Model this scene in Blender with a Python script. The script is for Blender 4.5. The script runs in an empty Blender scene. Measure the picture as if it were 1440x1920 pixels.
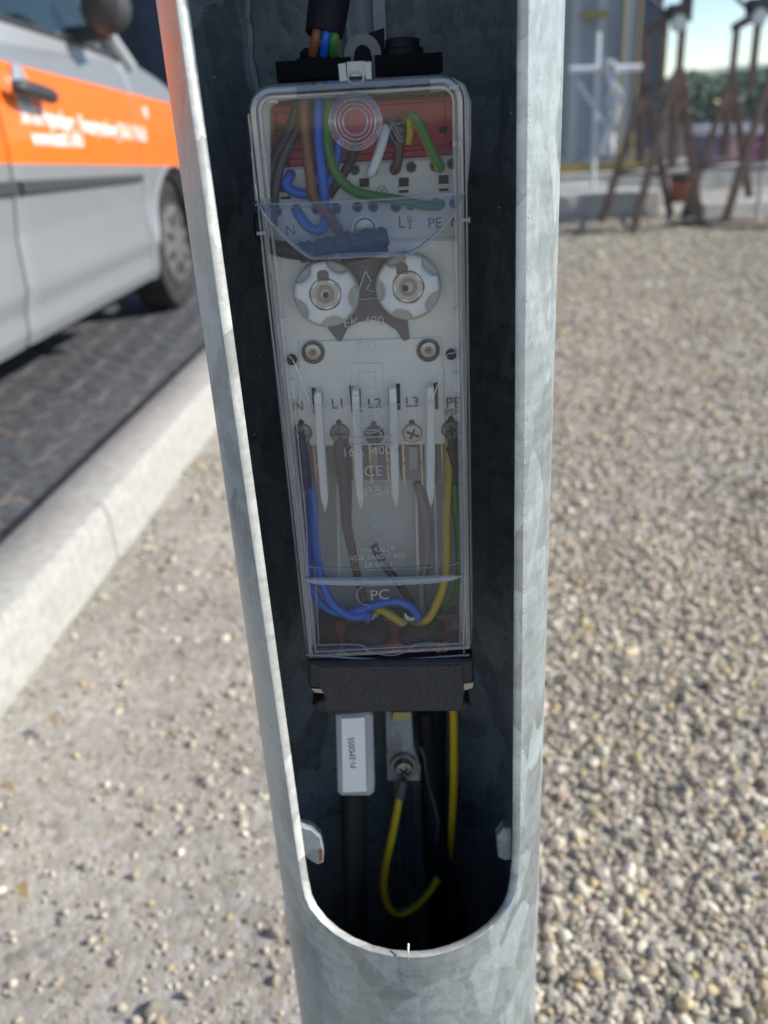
import bpy, bmesh, math, random
import numpy as np
from mathutils import Vector, Matrix, noise
R = math.radians
S = bpy.context.scene
# ------------------------------------------------------------------ camera
F = 1600.0; H = 0.90
gd = np.array([206, -3487, -1600.0]); gd /= np.linalg.norm(gd); up = -gd
fw = np.array([0, 0, -1.0]); fw = fw - fw.dot(up)*up; fw /= np.linalg.norm(fw)
rt = np.cross(fw, up); CM = np.array([rt, fw, up])
cam = bpy.data.cameras.new("camera"); camo = bpy.data.objects.new("camera", cam)
S.collection.objects.link(camo); S.camera = camo
camo.matrix_world = Matrix([[*CM[0], 0], [*CM[1], 0], [*CM[2], H], [0, 0, 0, 1]])
cam.sensor_fit = 'VERTICAL'; cam.sensor_height = 24; cam.sensor_width = 18; cam.lens = 20
cam.clip_start = 0.02; cam.clip_end = 1500
cam.dof.use_dof = True; cam.dof.focus_distance = 0.375; cam.dof.aperture_fstop = 5.2
# ------------------------------------------------------------------ light
SUN_EL, SUN_AZ = 31, 95.5      # azimuth clockwise from +Y
w = bpy.data.worlds.new("World"); S.world = w; w.use_nodes = True
nt = w.node_tree; sky = nt.nodes.new('ShaderNodeTexSky'); sky.sky_type = 'NISHITA'
sky.sun_disc = False; sky.sun_elevation = R(SUN_EL); sky.sun_rotation = R(SUN_AZ); sky.air_density = 1.0; sky.dust_density = 0.0; sky.ozone_density = 1.0; sky.altitude = 1500
bg = nt.nodes['Background']; bg.inputs[1].default_value = 0.125; nt.links.new(sky.outputs[0], bg.inputs[0])
sd = Vector((math.sin(R(SUN_AZ))*math.cos(R(SUN_EL)), math.cos(R(SUN_AZ))*math.cos(R(SUN_EL)), math.sin(R(SUN_EL))))
sl = bpy.data.lights.new("sun", 'SUN'); sl.energy = 4.6; sl.angle = R(0.5); sl.color = (1, 0.95, 0.88)
so = bpy.data.objects.new("sun", sl); S.collection.objects.link(so); so.rotation_euler = sd.to_track_quat('Z', 'Y').to_euler()
S.view_settings.view_transform = 'Standard'; S.view_settings.look = 'None'; S.view_settings.gamma = 1; S.view_settings.exposure = 0.42
S.cycles.transparent_max_bounces = 24; S.cycles.max_bounces = 10; S.cycles.diffuse_bounces = 5
# ------------------------------------------------------------------ helpers
def ray(px, py): return CM @ np.array([(px-720)/F, -(py-960)/F, -1.0])
def W(px, py, Y):                       # point seen at (px,py) on the vertical plane y = Y
    r = ray(px, py); return Vector((float(r[0]*Y/r[1]), Y, float(H + r[2]*Y/r[1])))
def G(px, py, z=0.0):                   # point seen at (px,py) on the level z
    r = ray(px, py); t = (z-H)/r[2]; return Vector((float(r[0]*t), float(r[1]*t), z))
def tag(o, label=None, cat=None, group=None, kind=None):
    if label: o['label'] = label
    if cat: o['category'] = cat
    if group: o['group'] = group
    if kind: o['kind'] = kind
    return o
def empty(name, loc, label, cat, group=None, rz=0):
    o = bpy.data.objects.new(name, None); o.empty_display_size = .02; S.collection.objects.link(o)
    o.location = loc; o.rotation_euler = (0, 0, rz); return tag(o, label, cat, group)
def link(name, me, mat, parent=None, smooth=True, auto=35):
    o = bpy.data.objects.new(name, me); S.collection.objects.link(o)
    if mat: me.materials.append(mat)
    if smooth:
        me.polygons.foreach_set('use_smooth', [True]*len(me.polygons))
        if auto and hasattr(me, 'set_sharp_from_angle'): me.set_sharp_from_angle(angle=R(auto))
    if parent is not None:
        par(o, parent)
    return o
def wmat(o):
    m = Matrix.LocRotScale(o.location, o.rotation_euler, o.scale)
    return wmat(o.parent) @ o.matrix_parent_inverse @ m if o.parent else m
def par(o, p):                           # meshes are made in world space unless LOCAL
    o.parent = p
    if not LOCAL[0]: o.matrix_parent_inverse = wmat(p).inverted()
LOCAL = [False]
class MB:
    def __init__(s): s.v = []; s.f = []; s.uv = []; s.g = []
    def add(s, vs, fs, uvs=None):
        s.g.append((len(s.v), len(s.f))); b = len(s.v); s.v += [tuple(p) for p in vs]; s.f += [tuple(i+b for i in f) for f in fs]
        s.uv += uvs if uvs else [None]*len(fs); return s
    def box(s, c, d, rot=None, taper=1):
        vs = []
        for z in (-1, 1):
            k = taper if z > 0 else 1
            for x, y in ((-1, -1), (1, -1), (1, 1), (-1, 1)):
                p = Vector((x*d[0]/2*k, y*d[1]/2*k, z*d[2]/2))
                if rot: p = rot @ p
                vs.append(p + Vector(c))
        return s.add(vs, [(3, 2, 1, 0), (4, 5, 6, 7), (0, 1, 5, 4), (1, 2, 6, 5), (2, 3, 7, 6), (3, 0, 4, 7)])
    def prism(s, poly, Y, th, inset=0.0):  # poly of (x,z) in world, front at y=Y, back at Y+th
        n = len(poly); area = sum(poly[i][0]*poly[(i+1) % n][1]-poly[(i+1) % n][0]*poly[i][1] for i in range(n))
        if area < 0: poly = poly[::-1]
        if inset:
            cx = sum(p[0] for p in poly)/n; cz = sum(p[1] for p in poly)/n
            fr = offset(poly, -inset)
            vs = [(x, Y, z) for x, z in fr]+[(x, Y+inset, z) for x, z in poly]+[(x, Y+th, z) for x, z in poly]
            fs = [tuple(range(n)), tuple(range(3*n-1, 2*n-1, -1))]
            for k in (0, n):
                fs += [(k+i, k+n+i, k+n+(i+1) % n, k+(i+1) % n) for i in range(n)]
        else:
            vs = [(x, Y, z) for x, z in poly]+[(x, Y+th, z) for x, z in poly]
            fs = [tuple(range(n)), tuple(range(2*n-1, n-1, -1))]+[(i, n+i, n+(i+1) % n, (i+1) % n) for i in range(n)]
        return s.add(vs, fs)
    def ppx(s, pts, Y, th, inset=0.0):   # polygon traced on the plane y=Y
        return s.prism([(W(a, b, Y).x, W(a, b, Y).z) for a, b in pts], Y, th, inset)
    def tube(s, pts, r, n=12, sub=6, cap=True, twist=0.0, closed=False):
        P = [Vector(p) for p in pts]; rr = r if isinstance(r, (list, tuple)) else [r]*len(P)
        if sub > 1 and len(P) > 2:
            Q = []; q = []; m = len(P)
            rng = range(m) if closed else range(m-1)
            for i in rng:
                a, b, c, d = (P[(i-1) % m] if closed or i else P[0]*2-P[1]), P[i], P[(i+1) % m], (P[(i+2) % m] if closed or i+2 < m else P[-1]*2-P[-2])
                for k in range(sub):
                    t = k/sub
                    Q.append(0.5*((2*b)+(c-a)*t+(2*a-5*b+4*c-d)*t*t+(3*b-a-3*c+d)*t**3)); q.append(rr[i]*(1-t)+rr[(i+1) % m]*t)
            if not closed: Q.append(P[-1]); q.append(rr[-1])
            P, rr = Q, q
        m = len(P); T = []
        for i in range(m):
            a = P[(i-1) % m] if closed or i else P[i]; b = P[(i+1) % m] if closed or i < m-1 else P[i]
            T.append((b-a).normalized())
        u = T[0].orthogonal().normalized()
        if abs(T[0].y) < .9: u = (Vector((0, 1, 0))-T[0]*T[0].y).normalized()
        vs = []; L = 0
        uvl = []
        for i in range(m):
            u = (u-T[i]*u.dot(T[i])).normalized(); v = T[i].cross(u)
            if i: L += (P[i]-P[i-1]).length
            uvl.append(L)
            for k in range(n):
                a = 2*math.pi*k/n; vs.append(P[i]+(u*math.cos(a)+v*math.sin(a))*rr[i])
        fs = []; uv = []
        for i in range(m if closed else m-1):
            j = (i+1) % m
            for k in range(n):
                k2 = (k+1) % n; fs.append((i*n+k, j*n+k, j*n+k2, i*n+k2))
                a, b, c, d = k/n, (k+1)/n, uvl[i], uvl[i+1] if i+1 < m else uvl[i]
                uv.append([(a, c), (a, d), (b, d), (b, c)])
        if cap and not closed:
            fs.append(tuple(range(n))); uv.append(None)
            fs.append(tuple(range(m*n-1, m*n-n-1, -1))); uv.append(None)
        return s.add(vs, fs, uv)
    def lathe(s, c, prof, n=32, axis='y', ang=0, rf=None):  # prof: (r, offset) ; offset along axis
        vs = []; m = len(prof)
        for r, o in prof:
            for k in range(n):
                a = 2*math.pi*k/n+ang; q = r*(rf(a) if rf else 1)
                if axis == 'y': p = (c[0]+q*math.cos(a), c[1]+o, c[2]+q*math.sin(a))
                elif axis == 'z': p = (c[0]+q*math.cos(a), c[1]+q*math.sin(a), c[2]+o)
                else: p = (c[0]+o, c[1]+q*math.cos(a), c[2]+q*math.sin(a))
                vs.append(p)
        fs = [(i*n+k, i*n+(k+1) % n, (i+1)*n+(k+1) % n, (i+1)*n+k) for i in range(m-1) for k in range(n)]
        if prof[0][0] > 1e-6: fs.append(tuple(range(n-1, -1, -1)))
        if prof[-1][0] > 1e-6: fs.append(tuple((m-1)*n+k for k in range(n)))
        return s.add(vs, fs)
    def split(s, name, mat, parent=None, smooth=True, auto=35):   # one object for each piece added
        g = s.g+[(len(s.v), len(s.f))]; o = None
        for (v0, f0), (v1, f1) in zip(g, g[1:]):
            m = MB(); m.v = s.v[v0:v1]; m.f = [tuple(i-v0 for i in f) for f in s.f[f0:f1]]; m.uv = s.uv[f0:f1]; o = m.build(name, mat, parent, smooth, auto)
        return o
    def build(s, name, mat, parent=None, smooth=True, auto=35, **k):
        me = bpy.data.meshes.new(name); me.from_pydata(s.v, [], s.f)
        if any(u for u in s.uv):
            l = me.uv_layers.new(name='uv').data; i = 0
            for f, u in zip(s.f, s.uv):
                for q in range(len(f)):
                    l[i].uv = u[q] if u else (0, 0); i += 1
        me.validate(); me.update()
        if len(s.f) < 40000:
            bm = bmesh.new(); bm.from_mesh(me); bmesh.ops.recalc_face_normals(bm, faces=bm.faces); bm.to_mesh(me); bm.free()
        o = link(name, me, mat, parent, smooth, auto)
        if k.get('label'): o['label'] = k['label']
        return o
def offset(poly, d):                     # offset a CCW polygon, d>0 outwards
    n = len(poly); out = []
    for i in range(n):
        p0, p1, p2 = Vector(poly[i-1]), Vector(poly[i]), Vector(poly[(i+1) % n])
        a = (p1-p0); b = (p2-p1)
        if a.length < 1e-9 or b.length < 1e-9: out.append(tuple(p1)); continue
        a.normalize(); b.normalize(); na = Vector((a.y, -a.x)); nb = Vector((b.y, -b.x)); m = na+nb
        if m.length < 1e-4: out.append(tuple(p1)); continue
        m.normalize(); out.append(tuple(p1+m*(d/max(.4, m.dot(na)))))
    return out
def rrect(x0, z0, x1, z1, r, seg=6, rb=None):
    rb = r if rb is None else rb; pts = []
    for cx, cz, a0, q in ((x1-r, z1-r, 0, r), (x0+r, z1-r, 90, r), (x0+rb, z0+rb, 180, rb), (x1-rb, z0+rb, 270, rb)):
        for k in range(seg+1):
            a = R(a0+90*k/seg); pts.append((cx+q*math.cos(a), cz+q*math.sin(a)))
    return pts
def circ(px, py, r, Y, n=24, rz=None):
    c = W(px, py, Y); return [(c.x+r*math.cos(2*math.pi*k/n), c.z+(rz or r)*math.sin(2*math.pi*k/n)) for k in range(n)]
# ------------------------------------------------------------------ materials
def mat(name, col, rough=.5, metal=0, **k):
    m = bpy.data.materials.new(name); m.use_nodes = True; N = m.node_tree.nodes; L = m.node_tree.links
    b = N['Principled BSDF']; b.inputs['Base Color'].default_value = (*col, 1); b.inputs['Roughness'].default_value = rough
    b.inputs['Metallic'].default_value = metal
    if 'spec' in k: b.inputs['Specular IOR Level'].default_value = k['spec']
    if 'coat' in k: b.inputs['Coat Weight'].default_value = k['coat']
    if 'noise' in k:                     # (scale, amount) mottling + optional bump
        sc, am = k['noise'][:2]
        tc = N.new('ShaderNodeTexCoord'); nz = N.new('ShaderNodeTexNoise'); nz.inputs['Scale'].default_value = sc; nz.inputs['Detail'].default_value = 6
        L.new(tc.outputs['Object'], nz.inputs['Vector'])
        mx = N.new('ShaderNodeMix'); mx.data_type = 'RGBA'
        c2 = k.get('col2', tuple(max(0, c*(1-am)) for c in col))
        mx.inputs[6].default_value = (*[min(1, c*(1+am*.5)) for c in col], 1); mx.inputs[7].default_value = (*c2, 1)
        cr = N.new('ShaderNodeMapRange'); cr.inputs[1].default_value = .35; cr.inputs[2].default_value = .65
        L.new(nz.outputs[0], cr.inputs[0]); L.new(cr.outputs[0], mx.inputs[0]); L.new(mx.outputs[2], b.inputs['Base Color'])
        if k.get('bump'):
            bp = N.new('ShaderNodeBump'); bp.inputs['Strength'].default_value = k['bump']; bp.inputs['Distance'].default_value = k.get('bd', .001)
            n2 = N.new('ShaderNodeTexNoise'); n2.inputs['Scale'].default_value = sc*k.get('bs', 4); n2.inputs['Detail'].default_value = 4
            L.new(tc.outputs['Object'], n2.inputs['Vector']); L.new(n2.outputs[0], bp.inputs['Height']); L.new(bp.outputs[0], b.inputs['Normal'])
    return m
def clear(name, tint, gloss=1.0, rough=.04, milk=0.0, ior=1.5, milkcol=(.8, .8, .85)):
    m = bpy.data.materials.new(name); m.use_nodes = True; N = m.node_tree.nodes; L = m.node_tree.links
    N.remove(N['Principled BSDF']); out = N['Material Output']
    tr = N.new('ShaderNodeBsdfTransparent'); tr.inputs[0].default_value = (*tint, 1)
    gl = N.new('ShaderNodeBsdfGlossy'); gl.inputs['Roughness'].default_value = rough
    fr = N.new('ShaderNodeFresnel'); fr.inputs[0].default_value = ior
    mu = N.new('ShaderNodeMath'); mu.operation = 'MULTIPLY'; mu.use_clamp = True; mu.inputs[1].default_value = gloss; L.new(fr.outputs[0], mu.inputs[0])
    mx = N.new('ShaderNodeMixShader'); L.new(mu.outputs[0], mx.inputs[0]); L.new(tr.outputs[0], mx.inputs[1]); L.new(gl.outputs[0], mx.inputs[2])
    last = mx
    if milk:
        df = N.new('ShaderNodeBsdfDiffuse'); df.inputs[0].default_value = (*milkcol, 1); m2 = N.new('ShaderNodeMixShader')
        tc = N.new('ShaderNodeTexCoord'); nz = N.new('ShaderNodeTexNoise'); nz.inputs['Scale'].default_value = 2600; nz.inputs['Detail'].default_value = 1
        L.new(tc.outputs['Object'], nz.inputs['Vector'])
        rp = N.new('ShaderNodeMapRange'); rp.inputs[1].default_value = .725; rp.inputs[2].default_value = .75; rp.inputs[3].default_value = milk; rp.inputs[4].default_value = min(.75, milk+.45)
        L.new(nz.outputs[0], rp.inputs[0]); L.new(rp.outputs[0], m2.inputs[0])
        L.new(mx.outputs[0], m2.inputs[1]); L.new(df.outputs[0], m2.inputs[2]); last = m2
    L.new(last.outputs[0], out.inputs[0]); return m
def galvanised(name, base, dirt, seed=0.0, metal=.35, rough=.48):
    m = bpy.data.materials.new(name); m.use_nodes = True; N = m.node_tree.nodes; L = m.node_tree.links
    b = N['Principled BSDF']; b.inputs['Metallic'].default_value = metal
    tc = N.new('ShaderNodeTexCoord'); mp = N.new('ShaderNodeMapping'); mp.inputs['Scale'].default_value = (1, 1, .55); mp.inputs['Location'].default_value = (seed, 0, 0)
    mp.inputs['Rotation'].default_value = (.3, .5, .2)
    L.new(tc.outputs['Object'], mp.inputs[0])
    n0 = N.new('ShaderNodeTexNoise'); n0.inputs['Scale'].default_value = 28; L.new(mp.outputs[0], n0.inputs['Vector'])
    ad = N.new('ShaderNodeVectorMath'); ad.operation = 'MULTIPLY_ADD'; ad.inputs[1].default_value = (.03, .03, .03); L.new(n0.outputs['Color'], ad.inputs[0]); L.new(mp.outputs[0], ad.inputs[2])
    vo = N.new('ShaderNodeTexVoronoi'); vo.inputs['Scale'].default_value = 46; L.new(ad.outputs[0], vo.inputs['Vector'])
    v2 = N.new('ShaderNodeTexVoronoi'); v2.inputs['Scale'].default_value = 210; L.new(ad.outputs[0], v2.inputs['Vector'])
    bw1 = N.new('ShaderNodeRGBToBW'); L.new(vo.outputs['Color'], bw1.inputs[0]); bw2 = N.new('ShaderNodeRGBToBW'); L.new(v2.outputs['Color'], bw2.inputs[0])
    ms = N.new('ShaderNodeMapping'); ms.inputs['Rotation'].default_value = (.0, .85, .0); ms.inputs['Scale'].default_value = (9, 9, 60); L.new(tc.outputs['Object'], ms.inputs[0])
    n3 = N.new('ShaderNodeTexNoise'); n3.inputs['Scale'].default_value = 3; n3.inputs['Detail'].default_value = 7; n3.inputs['Distortion'].default_value = .6; L.new(ms.outputs[0], n3.inputs['Vector'])
    def mm(x, y, f):
        q = N.new('ShaderNodeMix'); q.inputs[0].default_value = f; L.new(x, q.inputs[2]); L.new(y, q.inputs[3]); return q.outputs[0]
    bwo = mm(mm(bw1.outputs[0], bw2.outputs[0], .32), n3.outputs[0], .38); bw = N.new('ShaderNodeMapRange'); bw.inputs[1].default_value = .28; bw.inputs[2].default_value = .72; L.new(bwo, bw.inputs[0])
    n1 = N.new('ShaderNodeTexNoise'); n1.inputs['Scale'].default_value = 420; n1.inputs['Detail'].default_value = 8; n1.inputs['Roughness'].default_value = .7; L.new(mp.outputs[0], n1.inputs['Vector'])
    mx = N.new('ShaderNodeMix'); mx.data_type = 'RGBA'; mx.inputs[6].default_value = (*[c*.66 for c in base], 1); mx.inputs[7].default_value = (*[min(1, c*1.30) for c in base], 1)
    L.new(bw.outputs[0], mx.inputs[0])
    m2 = N.new('ShaderNodeMix'); m2.data_type = 'RGBA'; m2.inputs[7].default_value = (*dirt, 1); L.new(mx.outputs[2], m2.inputs[6])
    rp = N.new('ShaderNodeMapRange'); rp.inputs[1].default_value = .54; rp.inputs[2].default_value = .70; rp.inputs[4].default_value = .6; L.new(n1.outputs[0], rp.inputs[0]); L.new(rp.outputs[0], m2.inputs[0])
    L.new(m2.outputs[2], b.inputs['Base Color'])
    rr = N.new('ShaderNodeMapRange'); rr.inputs[3].default_value = rough-.1; rr.inputs[4].default_value = rough+.1; L.new(bw.outputs[0], rr.inputs[0]); L.new(rr.outputs[0], b.inputs['Roughness'])
    bp = N.new('ShaderNodeBump'); bp.inputs['Strength'].default_value = .35; bp.inputs['Distance'].default_value = .0004; L.new(n1.outputs[0], bp.inputs['Height']); L.new(bp.outputs[0], b.inputs['Normal'])
    return m
def stripe_mat(name, c1, c2, frac=.42, phase=.0, twist=6.0):
    m = mat(name, c1, .42); N = m.node_tree.nodes; L = m.node_tree.links; b = N['Principled BSDF']
    uv = N.new('ShaderNodeUVMap'); sp = N.new('ShaderNodeSeparateXYZ'); L.new(uv.outputs[0], sp.inputs[0])
    ma = N.new('ShaderNodeMath'); ma.operation = 'MULTIPLY_ADD'; ma.inputs[1].default_value = twist; L.new(sp.outputs[1], ma.inputs[0]); L.new(sp.outputs[0], ma.inputs[2])
    a2 = N.new('ShaderNodeMath'); a2.operation = 'ADD'; a2.inputs[1].default_value = phase; L.new(ma.outputs[0], a2.inputs[0])
    fr = N.new('ShaderNodeMath'); fr.operation = 'FRACT'; L.new(a2.outputs[0], fr.inputs[0])
    gt = N.new('ShaderNodeMapRange'); gt.inputs[1].default_value = frac; gt.inputs[2].default_value = frac+.03; L.new(fr.outputs[0], gt.inputs[0])
    mx = N.new('ShaderNodeMix'); mx.data_type = 'RGBA'; mx.inputs[6].default_value = (*c1, 1); mx.inputs[7].default_value = (*c2, 1); L.new(gt.outputs[0], mx.inputs[0]); L.new(mx.outputs[2], b.inputs['Base Color'])
    return m
M_zinc = galvanised('galvanised_steel', (.345, .385, .39), (.20, .21, .20), 0, .42, .40)
M_zinc_in = galvanised('galvanised_steel_inner_shade', (.28, .31, .33), (.06, .065, .065), 3.0, .35, .42)  # same zinc made darker, shade inside the pole put into the colour
M_edge = galvanised('cut_steel_edge', (.62, .63, .60), (.45, .42, .36), 7.0, .35, .45)
M_black = mat('black_plastic', (.018, .018, .020), .55, noise=(300, .4), bump=.4, bd=.0003)
M_rubber = mat('black_rubber_sheath', (.010, .011, .014), .6, spec=.25)
M_red = mat('red_plastic', (.42, .000, .040), .45)
M_beige = mat('grey_beige_plastic', (.64, .62, .57), .5, noise=(60, .08))
M_white = mat('white_plastic', (.88, .88, .86), .4, noise=(40, .05))
M_ivory = mat('ivory_plastic', (.84, .82, .75), .45, noise=(40, .06))
M_capbase = mat('cap_flange_plastic', (.46, .45, .41), .45)
M_tray = mat('smoky_grey_tray', (.66, .67, .64), .5, noise=(50, .10))
M_darkhole = mat('hole_shade', (.012, .012, .014), .7)  # near-black pieces stand in for the shade inside holes and slots
M_brownin = mat('brown_grey_inner', (.20, .17, .155), .6)
M_print = mat('grey_print', (.12, .12, .13), .6)
M_steel = mat('zinc_screw_steel', (.42, .40, .36), .35, 1.0)
M_brass = mat('tinned_brass', (.62, .50, .33), .35, .9)
M_copper = mat('copper', (.70, .30, .15), .35, .9)
M_blue = mat('blue_pvc', (.008, .12, .58), .38)
M_brown = mat('brown_pvc', (.22, .085, .035), .42)
M_dbrown = mat('dark_brown_pvc', (.075, .035, .028), .42)
M_blk = mat('black_pvc', (.020, .020, .024), .42)
M_gry = mat('grey_brown_pvc', (.21, .17, .155), .45)
M_whitew = mat('white_pvc', (.72, .73, .76), .38)
M_navy = mat('navy_heat_shrink', (.018, .035, .10), .5, noise=(300, .4), bump=.5, bd=.0008, bs=1)
GREEN, YEL = (.045, .20, .035), (.52, .35, .010)
M_gy = stripe_mat('green_yellow_pvc', YEL, GREEN, .55, .0, 3)
M_gy2 = stripe_mat('green_yellow_pvc_b', GREEN, YEL, .36, .66, .5)
M_gy3 = stripe_mat('green_yellow_pvc_c', YEL, GREEN, .50, .58, .8)
M_clear = clear('clear_polycarbonate', (.99, .99, .993), .55, .03, .008)
M_clearu = clear('clear_polycarbonate_upper', (.99, .99, .993), .55, .03, .003)
M_clearedge = clear('clear_polycarbonate_edge', (.88, .88, .92), 4.0, .10, .12)
M_emboss = clear('embossed_polycarbonate', (.80, .80, .82), 3.5, .2, .20)
M_flap = clear('milky_inner_flap', (.985, .985, .985), .5, .12, .035, 1.5, (.85, .84, .82))
M_frost = clear('frosted_sleeve', (.70, .72, .74), 1.2, .3, .35)
M_paper = mat('white_label_card', (.78, .78, .76), .6)
M_rust = mat('rust', (.25, .09, .03), .8, noise=(200, .5))
# ------------------------------------------------------------------ pole
AX, AY, RO, RI, ZB, ZT = .003, .395, .080, .0752, -.05, 1.32
pole = empty('lamp_pole', (AX, AY, 0), 'galvanised steel lamp pole with its tall service hatch standing open', 'lamp pole')
O_BOT = [(-49.3, .535), (-48.9, .524), (-47.8, .5125), (-45.0, .5068), (-39.4, .5022), (-33, .4993), (-26, .4972), (-18, .4955), (-10, .4943), (-2, .4935), (2.2, .4933), (7, .4932), (14, .4938), (21, .4948), (27, .4960), (32, .4975), (38, .5000), (42, .5030), (45, .5085), (46.6, .5165), (47.8, .528), (48.2, .540)]
def top_z(u):  # outline of the hatch's upper end, u in -1..1
    return 1.035+.030*(1-abs(u)**6)**.5
def lower(i):
    return O_BOT[i]
def pole_shell(Rr, dphi, dz, inner):
    mb = MB(); nb = len(O_BOT)
    def taper(ph, z):          # edges open slightly wider towards the top
        if z < .535: return ph
        k = min(1, (z-.535)/.40); return ph + (-5.5*k if ph < 0 else -2.6*k)
    zr = [.560+.02*i for i in range(24)]
    def P(ph, z): a = R(ph); return (AX+Rr*math.sin(a), AY-Rr*math.cos(a), z)
    # columns below and above the opening
    lo = [ZB, .2, .40, .45, .475]
    cols = []
    for ph, zc in O_BOT:
        ph2 = ph-dphi if ph < 0 else ph+dphi
        cols.append([P(ph2, z) for z in lo]+[P(ph2, zc-dz)])
    vs = [p for c in cols for p in c]; m = len(lo)+1
    fs = [(i*m+j, (i+1)*m+j, (i+1)*m+j+1, i*m+j+1) for i in range(nb-1) for j in range(m-1)]
    mb.add(vs, fs)
    ups = []
    zside = [.540+.0225*i for i in range(23)]   # to 1.035
    for i in range(nb):
        u = -1+2*i/(nb-1); ph = O_BOT[0][0]+(O_BOT[-1][0]-O_BOT[0][0])*i/(nb-1); ph = taper(ph, 1.0) if i in (0, nb-1) else ph-4*(1-i/(nb-1))
        ph2 = ph-dphi if i == 0 else ph+dphi if i == nb-1 else ph
        ups.append([P(ph2, top_z(u)), P(ph2, 1.12), P(ph2, ZT)])
    vs = [p for c in ups for p in c]
    fs = [(i*3+j, (i+1)*3+j, (i+1)*3+j+1, i*3+j+1) for i in range(nb-1) for j in range(2)]
    mb.add(vs, fs)
    # the rest of the wall, from the right edge round the back to the left edge
    zrow = lo+[.5, .5165, .528]+zside+[1.12, ZT]
    pr, pl = O_BOT[-1][0]+dphi, O_BOT[0][0]-dphi+360
    K = 60; vs = []
    for k in range(K+1):
        f = k/K
        for z in zrow:
            a, b = pr, pl
            zz = min(z, 1.035)
            if zz > .535:
                kk = min(1, (zz-.535)/.40); a = pr-2.6*kk; b = pl-5.5*kk
            vs.append(P(a+(b-a)*f, z))
    m = len(zrow)
    mb.add(vs, [(k*m+j, (k+1)*m+j, (k+1)*m+j+1, k*m+j+1) for k in range(K) for j in range(m-1)])
    # hatch contour, in order: left side down, bottom, right side up, top
    con = []
    def e(ph, z):
        kk = min(1, max(0, z-.535)/.40); return ph+(-5.5*kk-dphi if ph < 0 else -2.6*kk+dphi)
    for z in reversed(zside): con.append(P(e(-49.3, z), z))
    for ph, zc in O_BOT: con.append(P(ph-dphi if ph < 0 else ph+dphi, zc-dz))
    for z in zside: con.append(P(e(48.2, z), z))
    for c in reversed(ups): con.append(c[0])
    return mb, con
m_out, c_out = pole_shell(RO, 0, 0, False)
m_in, c_in = pole_shell(RI, 0, .0012, True)
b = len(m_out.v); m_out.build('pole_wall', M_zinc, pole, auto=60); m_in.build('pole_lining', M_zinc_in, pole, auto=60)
# cut face with a rounded lip and small ripples from the saw
mb = MB(); n = len(c_out); rows = []; random.seed(4)
for t_, q_ in ((0, 0), (.08, .0004), (.5, .0005), (.92, .0004), (1, 0)):
    row = []
    for i in range(n):
        a, c = Vector(c_out[i]), Vector(c_in[i]); p = a.lerp(c, t_)
        nx = Vector(c_out[(i+1) % n])-Vector(c_out[i-1]); nn = nx.cross(c-a).normalized()
        row.append(p + nn*q_*(.8+.4*noise.noise(Vector((i*3.1, t_*9, 0)))))
    rows.append(row)
vs = [p for r_ in rows for p in r_]
mb.add(vs, [(j*n+i, j*n+(i+1) % n, (j+1)*n+(i+1) % n, (j+1)*n+i) for j in range(4) for i in range(n)])
mb.build('hatch_edge', M_edge, pole, auto=0)
# tiny zinc drips along the right lip
mb = MB()
for k in range(90):
    z = random.uniform(.55, 1.0); kk = min(1, (z-.535)/.4); ph = 48.2-2.6*kk+random.uniform(.2, 1.2); r_ = random.uniform(.00018, .0005)
    c = (AX+RO*math.sin(R(ph)), AY-RO*math.cos(R(ph)), z); mb.lathe(c, [(0, -r_), (r_*.8, -r_*.6), (r_, 0), (0, r_*.4)], 6)
tag(mb.build('zinc_drips', M_edge, pole), kind='stuff')
mb = MB()
for k in range(70):
    ph = random.choice((random.uniform(-128, -62), random.uniform(-128, -62), random.uniform(62, 125))); z = random.uniform(.50, .98); r_ = random.uniform(.0002, .0006)
    mb.lathe((AX+(RI-.0002)*math.sin(R(ph)), AY-(RI-.0002)*math.cos(R(ph)), z), [(0, -r_), (r_*.8, -r_*.6), (r_, 0), (0, r_*.5)], 6)
tag(mb.build('zinc_specks', M_edge, pole), kind='stuff')
# welding seam nub at the foot of the hatch
mb = MB(); c = W(766, 1790, AY-RO-.0004); mb.tube([c+Vector((.0003, .004, .0035)), c+Vector((-.0002, -.0002, .001)), c+Vector((0, .0002, -.004))], [.0005, .0004, .0002], 8)
mb.build('weld_nub', M_edge, pole)
# latch tabs
mb = MB(); Yt = .349
mb.ppx([(562, 1550), (585, 1556), (601, 1572), (607, 1598), (606, 1618), (596, 1622), (578, 1612), (566, 1600)], Yt, .006, .0006)
lt = mb.build('latch_tab', M_zinc_in, pole)
MB().ppx([(598, 1592), (605, 1594), (605, 1612), (599, 1616)], Yt-.0006, .001).build('rust_spot', M_rust, lt)
MB().ppx([(932, 1570), (945, 1553), (960, 1553), (962, 1612), (946, 1614), (934, 1608)], Yt+.001, .006, .0006).build('latch_tab', M_zinc_in, pole)
# mounting rail and weld bead on the inner back
Yb = AY+RI-.010
mb = MB()
xa, xb = W(650, 60, Yb).x, W(722, 60, Yb).x
for x0, x1, y0 in ((xa, xa+.002, -.012), (xb-.0055, xb, -.014), (xa, xb, -.002)):
    mb.box(((x0+x1)/2, Yb+y0/2, .80), (x1-x0, abs(y0)+.001, .95))
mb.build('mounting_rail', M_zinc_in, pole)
mb = MB(); pts = []; rr_ = []
for k in range(70):
    z = 1.15-k*.0055; ang = R(-136)
    pts.append((AX+(RI-.0005)*math.sin(ang)+random.uniform(-.0007, .0007), AY-(RI-.0005)*math.cos(ang), z)); rr_.append(random.uniform(.0016, .0034))
mb.tube(pts, rr_, 8, 2); mb.build('weld_bead', M_zinc_in, pole)
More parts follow.
